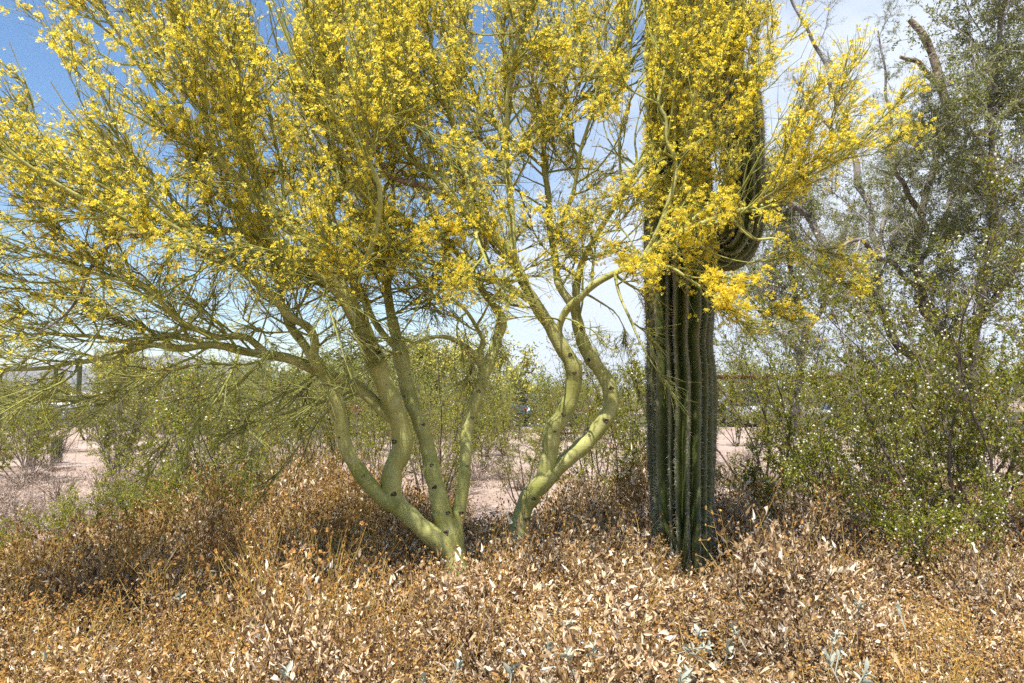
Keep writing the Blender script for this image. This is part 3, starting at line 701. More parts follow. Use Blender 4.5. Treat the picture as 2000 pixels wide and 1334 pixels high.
T2 = [
 ('C0', 'trunk', [(1002, 1173, 6.1, 30), (1006, 1080, 6.1, 28), (1017, 1005, 6.1, 27), (1042, 965, 6.1, 28), (1078, 922, 6.1, 29)], dict(root=1, w=0, tip=False, knots=[.62, .8])),
 ('C1', 'trunk', [(1060, 942, 6.1, 22), (1073, 885, 6.08, 25), (1079, 840, 6.06, 25), (1104, 806, 6.04, 25), (1118, 765, 6.02, 24), (1117, 720, 6.0, 24), (1100, 680, 5.98, 22), (1080, 640, 5.95, 20), (1055, 610, 5.92, 18), (1030, 570, 5.88, 16), (1010, 520, 5.84, 14), (1000, 490, 5.8, 13)], dict(w=.5, tip=False, knots=[.22, .3, .48, .56, .8], up=.1, side=1.2, **{'from': .75})),
 ('C1a', 'limb', [(1012, 530, 5.85, 13), (985, 478, 5.8, 12), (921, 425, 5.7, 12), (887, 395, 5.65, 11), (850, 352, 5.6, 9), (815, 310, 5.55, 8), (785, 260, 5.5, 7), (760, 200, 5.45, 6), (740, 120, 5.4, 5), (720, 40, 5.4, 4), (705, -60, 5.4, 3)], dict(w=1.6)),
 ('C1b', 'limb', [(887, 396, 5.65, 9), (850, 376, 5.6, 8), (810, 362, 5.55, 8), (770, 348, 5.5, 7), (745, 310, 5.45, 6), (735, 270, 5.4, 4), (700, 200, 5.35, 3)], dict(w=.5, mat='dead_wood', bloom=.6)),
 ('C1c', 'limb', [(921, 427, 5.7, 10), (915, 350, 5.75, 10), (900, 300, 5.8, 10), (880, 236, 5.82, 9), (866, 196, 5.85, 8), (832, 101, 5.9, 7), (843, 73, 5.9, 6), (812, 10, 5.9, 5), (790, -80, 5.9, 3)], dict(w=1.4)),
 ('C1d', 'limb', [(1002, 495, 5.8, 11), (1000, 420, 5.85, 10), (990, 340, 5.95, 9), (981, 262, 6.0, 8), (940, 223, 6.05, 7), (921, 163, 6.1, 6), (902, 131, 6.1, 5), (880, 40, 6.1, 4), (870, -60, 6.1, 3)], dict(w=1.4)),
 ('C1e', 'limb', [(985, 300, 5.97, 8), (992, 236, 5.9, 7), (992, 184, 5.85, 6), (1000, 90, 5.8, 5), (1010, -20, 5.8, 4), (1015, -120, 5.8, 3)], dict(w=1.1)),
 ('C2', 'trunk', [(1055, 945, 6.1, 20), (1105, 900, 6.12, 23), (1150, 860, 6.14, 23), (1185, 815, 6.16, 22), (1195, 790, 6.17, 22), (1186, 755, 6.18, 21), (1166, 720, 6.18, 20), (1146, 680, 6.17, 20), (1131, 640, 6.16, 17), (1122, 605, 6.15, 15), (1105, 578, 6.15, 12)], dict(w=.1, tip=False, knots=[.3, .42, .55, .72, .85], **{'from': .8})),
 ('C2a', 'limb', [(1112, 588, 6.15, 12), (1090, 550, 6.2, 11), (1080, 480, 6.3, 10), (1072, 400, 6.4, 9), (1062, 330, 6.45, 8), (1070, 262, 6.45, 7), (1086, 244, 6.4, 7), (1131, 197, 6.35, 6), (1199, 181, 6.3, 5), (1220, 165, 6.25, 4), (1228, 120, 6.2, 3.5), (1240, 20, 6.2, 3)], dict(w=1.2)),
 ('C2b', 'limb', [(1070, 270, 6.45, 7), (1078, 228, 6.5, 6.5), (1112, 184, 6.55, 6), (1136, 160, 6.6, 5), (1160, 152, 6.6, 5), (1178, 126, 6.6, 4.5), (1217, 79, 6.6, 4), (1262, 10, 6.6, 3)], dict(w=.8)),
 ('C2c', 'limb', [(1068, 330, 6.45, 7), (1060, 240, 6.5, 6), (1080, 150, 6.55, 5), (1090, 50, 6.6, 4), (1100, -60, 6.6, 3)], dict(w=.9)),
 ('E', 'limb', [(1125, 612, 6.15, 11), (1128, 550, 6.12, 10), (1142, 500, 6.08, 9), (1187, 425, 6.0, 8), (1225, 365, 5.95, 8), (1262, 301, 5.9, 7), (1300, 240, 5.85, 6), (1340, 170, 5.8, 5), (1380, 90, 5.8, 4), (1410, 0, 5.8, 3)], dict(w=1.2, bloom=1.1)),
 ('D', 'limb', [(1090, 662, 5.97, 10), (1094, 632, 5.92, 10), (1108, 605, 5.88, 11), (1138, 580, 5.82, 10), (1161, 556, 5.76, 10), (1200, 530, 5.7, 9), (1255, 505, 5.62, 8), (1310, 465, 5.56, 7), (1380, 428, 5.5, 7), (1422, 416, 5.48, 6.5), (1494, 403, 5.46, 6), (1544, 365, 5.45, 5), (1599, 336, 5.44, 4), (1655, 300, 5.44, 3)], dict(w=1.6, bloom=1.1, up=.7, side=1.1, len=.85, **{'from': .4})),
 ('D2', 'limb', [(1255, 505, 5.62, 7), (1290, 440, 5.6, 7), (1315, 370, 5.58, 6.5), (1317, 311, 5.57, 6), (1301, 277, 5.56, 5.5), (1303, 235, 5.55, 5), (1288, 197, 5.55, 4.5), (1300, 120, 5.55, 4), (1330, 20, 5.55, 3)], dict(w=1.2, bloom=1.15)),
 ('D3', 'limb', [(1312, 466, 5.56, 6), (1385, 400, 5.62, 6), (1430, 320, 5.68, 5), (1460, 230, 5.72, 4), (1480, 130, 5.75, 3)], dict(w=1.1, bloom=1.15, len=.8)),
 ('D4', 'limb', [(1225, 520, 5.66, 5), (1290, 520, 5.5, 5), (1350, 545, 5.4, 4), (1410, 580, 5.35, 3.5), (1470, 610, 5.3, 2.5)], dict(w=.8, bloom=2.6, up=-.05, len=.5, droop=.5, side=.5, **{'from': .25})),
 ('D5', 'limb', [(1200, 532, 5.7, 5), (1215, 590, 5.6, 4), (1235, 640, 5.55, 3.5), (1262, 690, 5.5, 2.5)], dict(w=.3, bloom=2.6, up=-.4, len=.4, droop=1, ntw=14, wild=.9)),
 ('D6', 'limb', [(1422, 417, 5.48, 5), (1470, 466, 5.4, 4), (1520, 470, 5.36, 3.5), (1570, 500, 5.34, 2.5)], dict(w=.4, bloom=1.3, up=.2, len=.5)),
 ('H1', 'limb', [(1005, 500, 5.82, 9), (960, 470, 5.6, 8), (930, 450, 5.4, 6), (935, 470, 5.25, 5), (950, 510, 5.15, 4)], dict(w=.6, bloom=2.3, up=-.2, len=.55, droop=1)),
 ('H2', 'limb', [(1040, 590, 5.9, 9), (990, 560, 5.8, 8), (930, 545, 5.7, 6), (870, 540, 5.6, 5), (810, 560, 5.5, 4)], dict(w=1.4, bloom=.6, up=.15, wild=.9)),
 ('H3', 'limb', [(1080, 480, 6.3, 7), (1110, 400, 6.25, 6), (1130, 320, 6.2, 5), (1150, 240, 6.15, 4), (1170, 150, 6.1, 3)], dict(w=.9)),
]
NB1, NB2 = 292, 290
palo_verde(on_ground(908, 5.42), 'multi-stemmed green-barked palo verde full of yellow blossom, its low limbs reaching away from the saguaro', T1, NB1, 21, np.array([-.8, 5.5, 1.9]))
palo_verde(on_ground(1002, 6.1), 'yellow-flowering palo verde with one green trunk forking in two beside the saguaro', T2, NB2, 22, np.array([.5, 6.0, 2.0]))
rng = np.random.default_rng(77)

# ------------------------------------------------------------------ creosote bushes
def creosote_mesh(seed, H, spread, n_st, lean=(0, 0), seeds=.3, leafk=1.0, low=.25):
    global rng
    rng = np.random.default_rng(seed)
    stems, leaf, fuzz = [], MB(), MB()
    for s in range(n_st):
        az = s / n_st * 6.283 + rng.uniform(-.4, .4)
        d = unit(np.array([math.cos(az) * spread * rng.uniform(.4, 1.1) + lean[0], math.sin(az) * spread * rng.uniform(.4, 1.1) + lean[1], 1.0]))
        L = H * rng.uniform(.75, 1.1) / max(d[2], .45)
        K = 14; pts = [np.array([math.cos(az) * .06, math.sin(az) * .06, -.02])]
        for k in range(K - 1):
            d = unit(d + rng.normal(0, .13, 3) + np.array([0, 0, .05]))
            pts.append(pts[-1] + d * L / (K - 1))
        pts = np.array(pts); r0 = rng.uniform(.010, .018) * (H / 2.2)**.5
        mb = MB(); tubes(mb, pts[None], np.linspace(r0, .002, K)[None], 6)
        tang = unit(np.gradient(pts, axis=0))
        nb = int(15 * H / 2.2) + 3
        f = np.sort(rng.uniform(low, 1.0, nb)) * (K - 1); k0 = np.minimum(f.astype(int), K - 2); fr = (f - k0)[:, None]
        bp = pts[k0] * (1 - fr) + pts[k0 + 1] * fr
        bd = unit(tang[k0] * .7 + rdir(nb) * .7 + np.array([0, 0, .15])); bl = rng.uniform(.25, .65, nb) * (H / 2.2)**.6
        KB = 6; B = np.zeros((nb, KB, 3)); B[:, 0] = bp; cur = bd
        for k in range(1, KB):
            cur = unit(cur + rng.normal(0, .16, (nb, 3)) + np.array([0, 0, .05])); B[:, k] = B[:, k - 1] + cur * (bl / (KB - 1))[:, None]
        tubes(mb, B, np.linspace(1, .35, KB)[None] * rng.uniform(.0028, .0045, (nb, 1)), 4)
        nt = nb * 9
        src = rng.integers(0, nb, nt); f = rng.uniform(.15, 1, nt) * (KB - 1); k0 = np.minimum(f.astype(int), KB - 2); fr = (f - k0)[:, None]
        tp = B[src, k0] * (1 - fr) + B[src, k0 + 1] * fr
        td = unit(unit(B[src, k0 + 1] - B[src, k0]) * .7 + rdir(nt) * .75); tl = rng.uniform(.06, .2, nt)
        KT = 3; T = np.zeros((nt, KT, 3)); T[:, 0] = tp; cur = td
        for k in range(1, KT):
            cur = unit(cur + rng.normal(0, .15, (nt, 3))); T[:, k] = T[:, k - 1] + cur * (tl / (KT - 1))[:, None]
        tubes(mb, T, np.linspace(1, .5, KT)[None] * .0016 * np.ones((nt, 1)), 3)
        stems.append(mb)
        nl = int(nt * 12 * leafk)
        src = rng.integers(0, nt, nl); f = rng.uniform(.1, 1, nl) * (KT - 1); k0 = np.minimum(f.astype(int), KT - 2); fr = (f - k0)[:, None]
        c = T[src, k0] * (1 - fr) + T[src, k0 + 1] * fr
        kites(leaf, c, unit(rdir(nl) + unit(T[src, 2] - T[src, 0]) * .5 + np.array([0, 0, .25])), rdir(nl), rng.uniform(.018, .034, nl), rng.uniform(.009, .0155, nl))
        nz = int(nt * seeds)
        if nz:
            i = rng.integers(0, nt, nz)
            octas(fuzz, T[i, 2] + rng.normal(0, .008, (nz, 3)), rng.uniform(.008, .0125, nz))
    return stems, leaf, fuzz

PROTO = {}
def creosote_proto(key, **kw):
    st, lf, fz = creosote_mesh(**kw)
    PROTO[key] = ([m.mesh('stem') for m in st], lf.mesh('foliage', smooth_shade=False), fz.mesh('seed_fluff', smooth_shade=False) if fz.n else None)
    for me in PROTO[key][0]: me.materials.append(M['creosote_stem'])
    PROTO[key][1].materials.append(M['creosote_leaf'])
    if PROTO[key][2]: PROTO[key][2].materials.append(M['seed_fuzz'])
def put_creosote(key, loc, rz, s, label, group='creosote bushes around the palo verde'):
    e = empty('creosote_bush', loc, label, 'bush', group, rz, s)
    st, lf, fz = PROTO[key]
    for me in st:
        o = bpy.data.objects.new('stem', me); col.objects.link(o); o.parent = e
    o = bpy.data.objects.new('foliage', lf); col.objects.link(o); o.parent = e; o['kind'] = 'stuff'
    if fz:
        o = bpy.data.objects.new('seed_fluff', fz); col.objects.link(o); o.parent = e; o['kind'] = 'stuff'
    return e
creosote_proto('big', seed=3, H=3.0, spread=.42, n_st=10, seeds=.38, leafk=1.25)
creosote_proto('mid', seed=4, H=2.2, spread=.55, n_st=9, seeds=.32, leafk=1.25)
creosote_proto('dark', seed=6, H=2.4, spread=.5, n_st=9, seeds=.06, leafk=.9)
creosote_proto('low', seed=8, H=1.1, spread=.9, n_st=10, seeds=.4, leafk=1.3)
creosote_proto('plain', seed=12, H=1.0, spread=.95, n_st=9, seeds=.05, leafk=1.1)
creosote_proto('lean', seed=9, H=1.45, spread=.45, n_st=6, lean=(-1.15, -.1), seeds=.12, leafk=.9, low=.35)
put_creosote('big', on_ground(1870, 6.9), .4, 1.0, 'tall creosote bush dotted with white seed fluff in front of the grey-barked tree')
put_creosote('big', on_ground(2060, 6.4), 2.2, .92, 'tall creosote bush with rusty stems cut off by the picture edge beyond the seed-dotted one')
put_creosote('low', on_ground(1690, 7.4), 1.0, 1.0, 'low spreading creosote bush thick with white seed fluff between saguaro and grey-barked tree')
put_creosote('low', on_ground(1560, 7.9), 2.9, .85, 'low olive creosote bush spreading just right of the saguaro')
put_creosote('low', on_ground(1850, 6.2), 4.4, .8, 'low creosote bush speckled white at the rim of the tan leafy thicket')
put_creosote('mid', on_ground(1590, 8.6), 2.0, .85, 'medium creosote bush with sparse seeds behind the saguaro')
put_creosote('dark', on_ground(1500, 9.2), 4.0, 1.05, 'dark green creosote bush close behind the saguaro arm')
put_creosote('mid', on_ground(1760, 9.0), 5.0, .9, 'medium creosote bush in the shade of the grey-barked tree')
put_creosote('mid', on_ground(1235, 8.8), 3.0, .9, 'thin pale creosote bush showing between forked trunk and saguaro')
put_creosote('dark', on_ground(1165, 10.5), 1.2, .85, 'creosote bush behind the forked palo verde trunk')
put_creosote('dark', on_ground(1025, 10.2), .2, .62, 'small dark creosote bush beside the bare gravel patch')
put_creosote('dark', on_ground(850, 9.6), 2.6, .85, 'creosote bush with dark twisted stems behind the slender green stems')
put_creosote('lean', on_ground(575, 7.6), 0.0, 1.0, 'creosote bush leaning over with a long bare brown stem under low palo verde limb')
put_creosote('plain', on_ground(370, 8.4), .5, .8, 'low green creosote bush growing beside the pale dry brush')
put_creosote('plain', on_ground(110, 6.9), 2.1, .6, 'small bright green creosote bush at the border of the bare gravel')
put_creosote('plain', on_ground(0, 6.4), 3.4, .45, 'tiny creosote sprawling over gravel at the thicket border')
put_creosote('dark', on_ground(640, 11.0), 5.2, .8, 'dark creosote bush seen between the leaning palo verde stems')
put_creosote('dark', on_ground(480, 12.5), 3.3, .85, 'dark creosote bush in front of the parked white car')
put_creosote('dark', on_ground(745, 11.4), 2.2, .8, 'dark twiggy creosote bush right behind the thickest palo verde stem')
put_creosote('mid', on_ground(935, 14.5), .7, .75, 'creosote bush behind the bare gravel below the dark blue van')
put_creosote('plain', on_ground(250, 7.6), 5.5, .72, 'low green creosote bush between pale dry brush and brown flower-headed thicket')
put_creosote('plain', on_ground(430, 7.5), 1.3, .8, 'leafy low creosote bush filling the space below the low palo verde limb')
put_creosote('plain', on_ground(330, 9.4), 3.1, .95, 'broad low creosote bush behind the leafy one below the low limb')
put_creosote('lean', on_ground(470, 9.8), .5, 1.05, 'second leaning creosote bush farther off under the low limb')
put_creosote('mid', on_ground(560, 9.0), 4.1, .62, 'small creosote bush next to the leaning stem base')
put_creosote('mid', on_ground(240, 14), 1.8, .85, 'seed-specked creosote bush beyond the rocks')
put_creosote('mid', on_ground(1330, 13.5), 1.9, 1.0, 'far creosote bush hidden mostly by the saguaro column')
put_creosote('mid', on_ground(1850, 14), .9, 1.15, 'far creosote bush behind the grey-barked tree trunk')
put_creosote('dark', on_ground(60, 17), .9, .75, 'dark creosote bush behind the small barrel cactus')

rng = np.random.default_rng(88)
for k in range(48):
    u_ = -60 + k * 44 + rng.normal(0, 18); Y_ = rng.uniform(13, 28)
    put_creosote(['dark', 'dark', 'plain'][k % 3], on_ground(u_, Y_), rng.uniform(0, 6), rng.uniform(.75, 1.05) * (1.3 if k % 3 == 2 else .85), 'creosote bush among pale bursage before the parking lot', 'creosote bushes before the parking lot')

# ------------------------------------------------------------------ grey-barked tree (ironwood) behind
def ironwood_branch(seed):
    global rng
    rng = np.random.default_rng(seed)
    KB = 9; d = np.array([0, 0, 1.0]); pts = [np.zeros(3)]
    for q in range(KB - 1):
        d = unit(d + rng.normal(0, .2, 3) + np.array([0, 0, .1])); pts.append(pts[-1] + d / (KB - 1))
    pts = np.array(pts); mb = MB(); tubes(mb, pts[None], np.linspace(.011, .003, KB)[None], 5)
    tang = unit(np.gradient(pts, axis=0))
    ns = 14; ff = rng.uniform(.1, 1, ns) * (KB - 1); k0 = np.minimum(ff.astype(int), KB - 2); fr = (ff - k0)[:, None]
    KS = 5; S = np.zeros((ns, KS, 3)); S[:, 0] = pts[k0] * (1 - fr) + pts[k0 + 1] * fr; cur = unit(tang[k0] * .6 + rdir(ns) * .8); sl = rng.uniform(.22, .6, ns)
    for q in range(1, KS):
        cur = unit(cur + rng.normal(0, .2, (ns, 3))); S[:, q] = S[:, q - 1] + cur * (sl / (KS - 1))[:, None]
    tubes(mb, S, np.linspace(1, .4, KS)[None] * rng.uniform(.0028, .0045, (ns, 1)), 4)
    nt = 110; src = rng.integers(0, ns, nt); ff = rng.uniform(.1, 1, nt) * (KS - 1); k0 = np.minimum(ff.astype(int), KS - 2); fr = (ff - k0)[:, None]
    T = np.zeros((nt, 3, 3)); T[:, 0] = S[src, k0] * (1 - fr) + S[src, k0 + 1] * fr; cur = unit(unit(S[src, k0 + 1] - S[src, k0]) * .6 + rdir(nt) * .8); tl = rng.uniform(.08, .26, nt)
    for q in (1, 2):
        cur = unit(cur + rng.normal(0, .2, (nt, 3))); T[:, q] = T[:, q - 1] + cur * (tl / 2)[:, None]
    tubes(mb, T, np.linspace(1, .5, 3)[None] * .0022 * np.ones((nt, 1)), 3)
    out = [mb.mesh('branch')]; out[0].materials.append(M['grey_twig'])
    for nl in (1900, 420):
        src = rng.integers(0, nt, nl); ff = rng.uniform(0, 1, nl)[:, None]
        cc = T[src, 0] * (1 - ff) + T[src, 2] * ff + rng.normal(0, .012, (nl, 3))
        lm = MB(); kites(lm, cc, unit(rdir(nl) + np.array([0, 0, .1])), rdir(nl), rng.uniform(.02, .038, nl), rng.uniform(.009, .015, nl))
        me = lm.mesh('foliage', smooth_shade=False); me.materials.append(M['ironwood_leaf']); out.append(me)
    return out
IWB = [ironwood_branch(900 + k) for k in range(12)]

def grey_tree(base, label, limbs, seed, nb, leafk, centre, hang=14):
    global rng
    rng = np.random.default_rng(seed)
    root = empty('grey_barked_tree', base, label, 'tree', 'grey-green trees behind')
    made = []
    for kind, pts, opt in limbs:
        a3 = [P(u, v, Y) for (u, v, Y, r) in pts]
        L = sum(np.linalg.norm(a3[i + 1] - a3[i]) for i in range(len(a3) - 1))
        K = max(12, int(L / .09)); c, r = limb3([(u, v, Y, q_ * .72 if 'dead' not in opt.get('mat', '') else q_ * .78) for (u, v, Y, q_) in pts], K, .03)
        if opt.get('root'): c[0, 2] = -.03
        mb = MB(); tubes(mb, c[None], r[None], 10, cap=True)
        o = mb.build(kind, M[opt.get('mat', 'grey_bark')], root, base)
        made.append((c, r, opt, L))
    tot = sum(m[3] * m[2].get('w', 1) for m in made)
    for c, r, opt, L in made:
        n = int(round(nb * L * opt.get('w', 1) / tot)); K = len(c)
        for i in range(n):
            f = opt.get('from', .25) + (opt.get('to', 1.0) - opt.get('from', .25)) * (i + rng.random()) / n
            k = min(int(f * (K - 1)), K - 2); t = unit(c[k + 1] - c[k])
            out = unit(unit(c[k] - centre) * .7 + np.array([0, 0, opt.get('up', .4)]))
            d = unit(t * .6 + rdir(1)[0] * .9 + out * .3)
            Lb = rng.uniform(.7, 1.4) * opt.get('len', 1.0)
            if not opt.get('ok'):
                tip_ = c[k][None] + unit(d + out * .35)[None] * Lb * np.array([[.55], [1.1]])
                uu, vv = project(tip_)
                if inside(uu, vv, [(1500, -150), (1885, -150), (1905, 60), (1880, 190), (1790, 290), (1690, 330), (1500, 250)]).any(): continue
            j = rng.integers(0, len(IWB)); bm_, lf_, ls_ = IWB[j]
            bo = bpy.data.objects.new('branch', bm_); col.objects.link(bo); bo.parent = root
            q = mathutils.Vector(unit(d + out * .35)).to_track_quat('Z', 'Y') @ mathutils.Quaternion((0, 0, 1), rng.uniform(0, 6.28))
            bo.matrix_basis = mathutils.Matrix.LocRotScale(mathutils.Vector(c[k] - base), q, mathutils.Vector((Lb, Lb, Lb)))
            fm_ = ls_ if rng.random() > opt.get('leaf', .8) else lf_
            fo = bpy.data.objects.new('foliage', fm_); col.objects.link(fo); fo.parent = bo; fo['kind'] = 'stuff'
    return root
GY = 9.6
IR = [
 ('trunk', [(1915, 1020, GY, 24), (1905, 870, GY, 22), (1893, 780, GY, 20), (1884, 730, GY, 19), (1848, 672, GY, 17), (1810, 610, GY, 15), (1790, 530, GY, 12), (1800, 420, GY, 9), (1830, 300, GY, 9), (1848, 225, GY, 9)], dict(root=1, w=.8, **{'from': .35})),
 ('limb', [(1840, 262, GY, 8), (1850, 220, GY, 10), (1842, 180, GY, 11), (1828, 130, GY, 11), (1815, 92, GY, 10), (1798, 62, GY, 9), (1776, 38, GY, 7)], dict(w=0, mat='dead_wood')),
 ('limb', [(1838, 172, GY, 9), (1822, 148, GY - .05, 8), (1800, 132, GY - .1, 7), (1780, 120, GY - .15, 6), (1758, 111, GY - .2, 4)], dict(w=0, mat='dead_wood')),
 ('limb', [(1900, 800, GY, 15), (1860, 755, GY, 15), (1812, 719, GY, 14), (1775, 689, GY, 13), (1737, 647, GY, 12), (1719, 606, GY, 12), (1693, 545, GY, 12), (1640, 502, GY, 11), (1594, 459, GY, 11), (1580, 420, GY, 10), (1540, 393, GY, 9), (1490, 360, GY, 6)], dict(w=.9, up=.3)),
 ('limb', [(1719, 606, GY, 9), (1715, 520, GY + .4, 8), (1700, 420, GY + .7, 8), (1670, 330, GY + .9, 9), (1655, 250, GY + 1, 6), (1625, 170, GY + 1, 5), (1595, 90, GY + 1, 5), (1560, 30, GY + 1, 4), (1530, -40, GY + 1, 3)], dict(w=.35, leaf=.3, len=.5, ok=1)),
 ('limb', [(1672, 300, GY + .9, 5), (1620, 250, GY + 1, 5), (1580, 200, GY + 1, 4), (1550, 150, GY + 1.1, 3)], dict(w=.2, leaf=.4, len=.5, ok=1)),
 ('limb', [(1715, 500, GY + .5, 6), (1735, 380, GY + .8, 6), (1740, 300, GY + 1, 5), (1735, 210, GY + 1.1, 4), (1725, 120, GY + 1.1, 3), (1715, 60, GY + 1.1, 2)], dict(w=.6, len=.42, up=1.0, leaf=.9, ok=1)),
 ('limb', [(1893, 780, GY, 14), (1905, 640, GY - .3, 12), (1930, 500, GY - .6, 11), (1940, 380, GY - .8, 10), (1935, 260, GY - .9, 8), (1945, 130, GY - 1, 6), (1960, 10, GY - 1, 4), (1970, -80, GY - 1, 3)], dict(w=1.6, up=.5)),
 ('limb', [(1905, 640, GY - .3, 10), (1970, 540, GY - .2, 9), (2040, 420, GY, 8), (2090, 280, GY, 6), (2110, 120, GY, 4)], dict(w=1.0)),
 ('limb', [(1800, 420, GY, 9), (1770, 370, GY - .4, 7), (1750, 330, GY - .7, 5), (1790, 290, GY - .9, 3), (1840, 240, GY - 1, 2)], dict(w=1.6, len=.6, ok=1)),
 ('limb', [(1790, 530, GY, 8), (1830, 450, GY + .6, 7), (1870, 360, GY + .9, 6), (1890, 250, GY + 1, 4)], dict(w=1.0)),
 ('limb', [(1790, 560, GY, 7), (1720, 500, GY - .5, 6), (1660, 470, GY - .8, 5), (1620, 520, GY - .9, 3)], dict(w=.7, leaf=.3, up=-.3)),
]
grey_tree(on_ground(1915, GY), 'grey-barked leafy tree with a broken dead stub rising clear above its crown', IR, 31, 165, 1.0, np.array([5.0, 9.6, 2.3]))
IR2 = [
 ('trunk', [(1560, 900, 12.5, 12), (1555, 780, 12.5, 11), (1570, 650, 12.5, 10), (1550, 560, 12.5, 8), (1540, 480, 12.5, 6), (1530, 420, 12.5, 4)], dict(root=1, w=1, **{'from': .25})),
 ('limb', [(1568, 660, 12.5, 8), (1610, 590, 12.3, 7), (1640, 520, 12.2, 5), (1650, 460, 12.2, 3)], dict(w=1)),
 ('limb', [(1565, 690, 12.5, 7), (1510, 640, 12.7, 6), (1470, 590, 12.8, 4), (1440, 560, 12.8, 3)], dict(w=1)),
]
grey_tree(on_ground(1560, 12.5), 'smaller grey-green tree standing behind the saguaro arm', IR2, 33, 34, 1.0, np.array([4.4, 12.5, 2.0]))

# ------------------------------------------------------------------ brittlebush thicket
def brittle_proto(seed, rad=.46, H=.5, n_leaf=1500, n_head=120, n_stalk=60, lsz=1.0, pale=False):
    global rng
    rng = np.random.default_rng(seed)
    lf, st, gold, hd = MB(), MB(), MB(), MB()
    # leaves on a lumpy dome, some inside
    az = rng.uniform(0, 6.283, n_leaf); el = np.arcsin(rng.uniform(.02, 1, n_leaf))
    lump = 1 + .13 * np.sin(az * 3 + seed) * np.cos(el * 4) + .10 * np.sin(az * 7 + 2 * seed) + .08 * np.sin(el * 9 + az * 2)
    rr = lump * rng.uniform(.3, 1.0, n_leaf)**.5
    c = np.stack([np.cos(az) * np.cos(el) * rad * rr, np.sin(az) * np.cos(el) * rad * rr, np.sin(el) * H * rr * rng.uniform(.85, 1.05, n_leaf)], 1)
    out = unit(c / np.array([rad, rad, H]) + 1e-6)
    d = unit(out * .55 + rdir(n_leaf) * .95 + np.array([0, 0, .1]))
    nrm = unit(out + rdir(n_leaf) * .9)
    L = (.015 + .038 * rng.random(n_leaf) ** 1.8) * lsz
    leaves8(lf, c, d, nrm, L, L * rng.uniform(.25, .55, n_leaf), rng.uniform(.0, 1.0, n_leaf) * rng.choice([-1, 1, 1], n_leaf), rng.normal(0, .75, n_leaf), rng.normal(0, 1.3, n_leaf))
    # woody stems
    n = 46; az = rng.uniform(0, 6.283, n); el = np.arcsin(rng.uniform(.25, 1, n))
    tip = np.stack([np.cos(az) * np.cos(el) * rad, np.sin(az) * np.cos(el) * rad, np.sin(el) * H], 1) * rng.uniform(.75, 1.02, (n, 1))
    k = np.linspace(0, 1, 6)[None, :, None]
    base = rng.normal(0, .05, (n, 1, 3)) * np.array([1, 1, 0]) + np.array([0, 0, -.02])
    pts = base * (1 - k) + tip[:, None] * k + np.array([0, 0, .06]) * np.sin(k * math.pi) + rng.normal(0, .012, (n, 6, 3)) * (k > 0)
    tubes(st, pts, np.linspace(.0042, .0016, 6)[None] * np.ones((n, 1)), 4)
    # golden flower stalks with dry heads
    m = n_stalk
    i = rng.integers(0, n, m); s0 = tip[i] * rng.uniform(.8, 1, (m, 1)); d = unit(unit(s0) * .6 + np.array([0, 0, .5]) + rdir(m) * .6); Ls = rng.uniform(.10, .32, m)
    K = 5; S = np.zeros((m, K, 3)); S[:, 0] = s0; cur = d
    for q in range(1, K):
        cur = unit(cur + rng.normal(0, .14, (m, 3))); S[:, q] = S[:, q - 1] + cur * (Ls / (K - 1))[:, None]
    tubes(gold, S, np.linspace(1, .6, K)[None] * rng.uniform(.0014, .0024, (m, 1)), 3)
    # side pedicels
    m2 = m * 2; i = rng.integers(0, m, m2); q = rng.integers(2, K, m2); p0 = S[i, q]; p1 = p0 + unit(rdir(m2) + np.array([0, 0, .6])) * rng.uniform(.02, .06, (m2, 1))
    tubes(gold, np.stack([p0, (p0 + p1) / 2 + rng.normal(0, .003, (m2, 3)), p1], 1), np.full((m2, 3), .0009), 3)
    heads = np.concatenate([S[:, -1], p1])
    if n_head > len(heads):
        e = n_head - len(heads); az = rng.uniform(0, 6.283, e); el = np.arcsin(rng.uniform(.1, 1, e)); r_ = rng.uniform(.9, 1.12, e)
        heads = np.concatenate([heads, np.stack([np.cos(az) * np.cos(el) * rad * r_, np.sin(az) * np.cos(el) * rad * r_, np.sin(el) * H * r_], 1)])
    heads = heads[:n_head] if n_head < len(heads) else heads
    nh = len(heads)
    octas(hd, heads, rng.uniform(.0045, .0085, nh))
    flowers(hd, heads + np.array([0, 0, .002]), unit(rdir(nh) + np.array([0, 0, .8])), rng.uniform(.006, .012, nh), petals=6)
    out_ = [('foliage', lf.mesh('foliage', smooth_shade=False), M['pale_brush'] if pale else M['dry_leaf']),
            ('woody_stems', st.mesh('woody_stems'), M['dark_stalk']),
            ('flower_stalks', gold.mesh('flower_stalks'), M['gold_stalk']),
            ('seed_heads', hd.mesh('seed_heads', smooth_shade=False), M['dry_head'])]
    if n_head == 0: out_ = out_[:2]
    for _, me, mt in out_: me.materials.append(mt)
    return out_
BR = {
 'leafy': [brittle_proto(101, n_leaf=4200, n_head=150, n_stalk=44), brittle_proto(102, .42, .46, 3700, 110, 34), brittle_proto(103, .5, .52, 4300, 170, 50, 1.08)],
 'heads': [brittle_proto(104, n_leaf=3000, n_head=430, n_stalk=120, lsz=.8), brittle_proto(105, .5, .48, 3200, 480, 120, .85), brittle_proto(106, .42, .52, 2700, 380, 130, .8)],
 'pale': [brittle_proto(107, .5, .42, 1500, 0, 4, .6, True), brittle_proto(108, .42, .5, 1300, 0, 4, .6, True)],
}
def put_brush(kind, x, y, s, sz, label, group):
    pr = BR[kind][rng.integers(0, len(BR[kind]))]
    e = empty('brittlebush' if kind != 'pale' else 'dry_bursage', (x, y, 0), label, 'shrub', group, rng.uniform(0, 6.28), s)
    e.scale = (s, s, s * sz)
    for nm, me, mt in pr:
        o = bpy.data.objects.new(nm, me); col.objects.link(o); o.parent = e; o['kind'] = 'stuff'
    return e
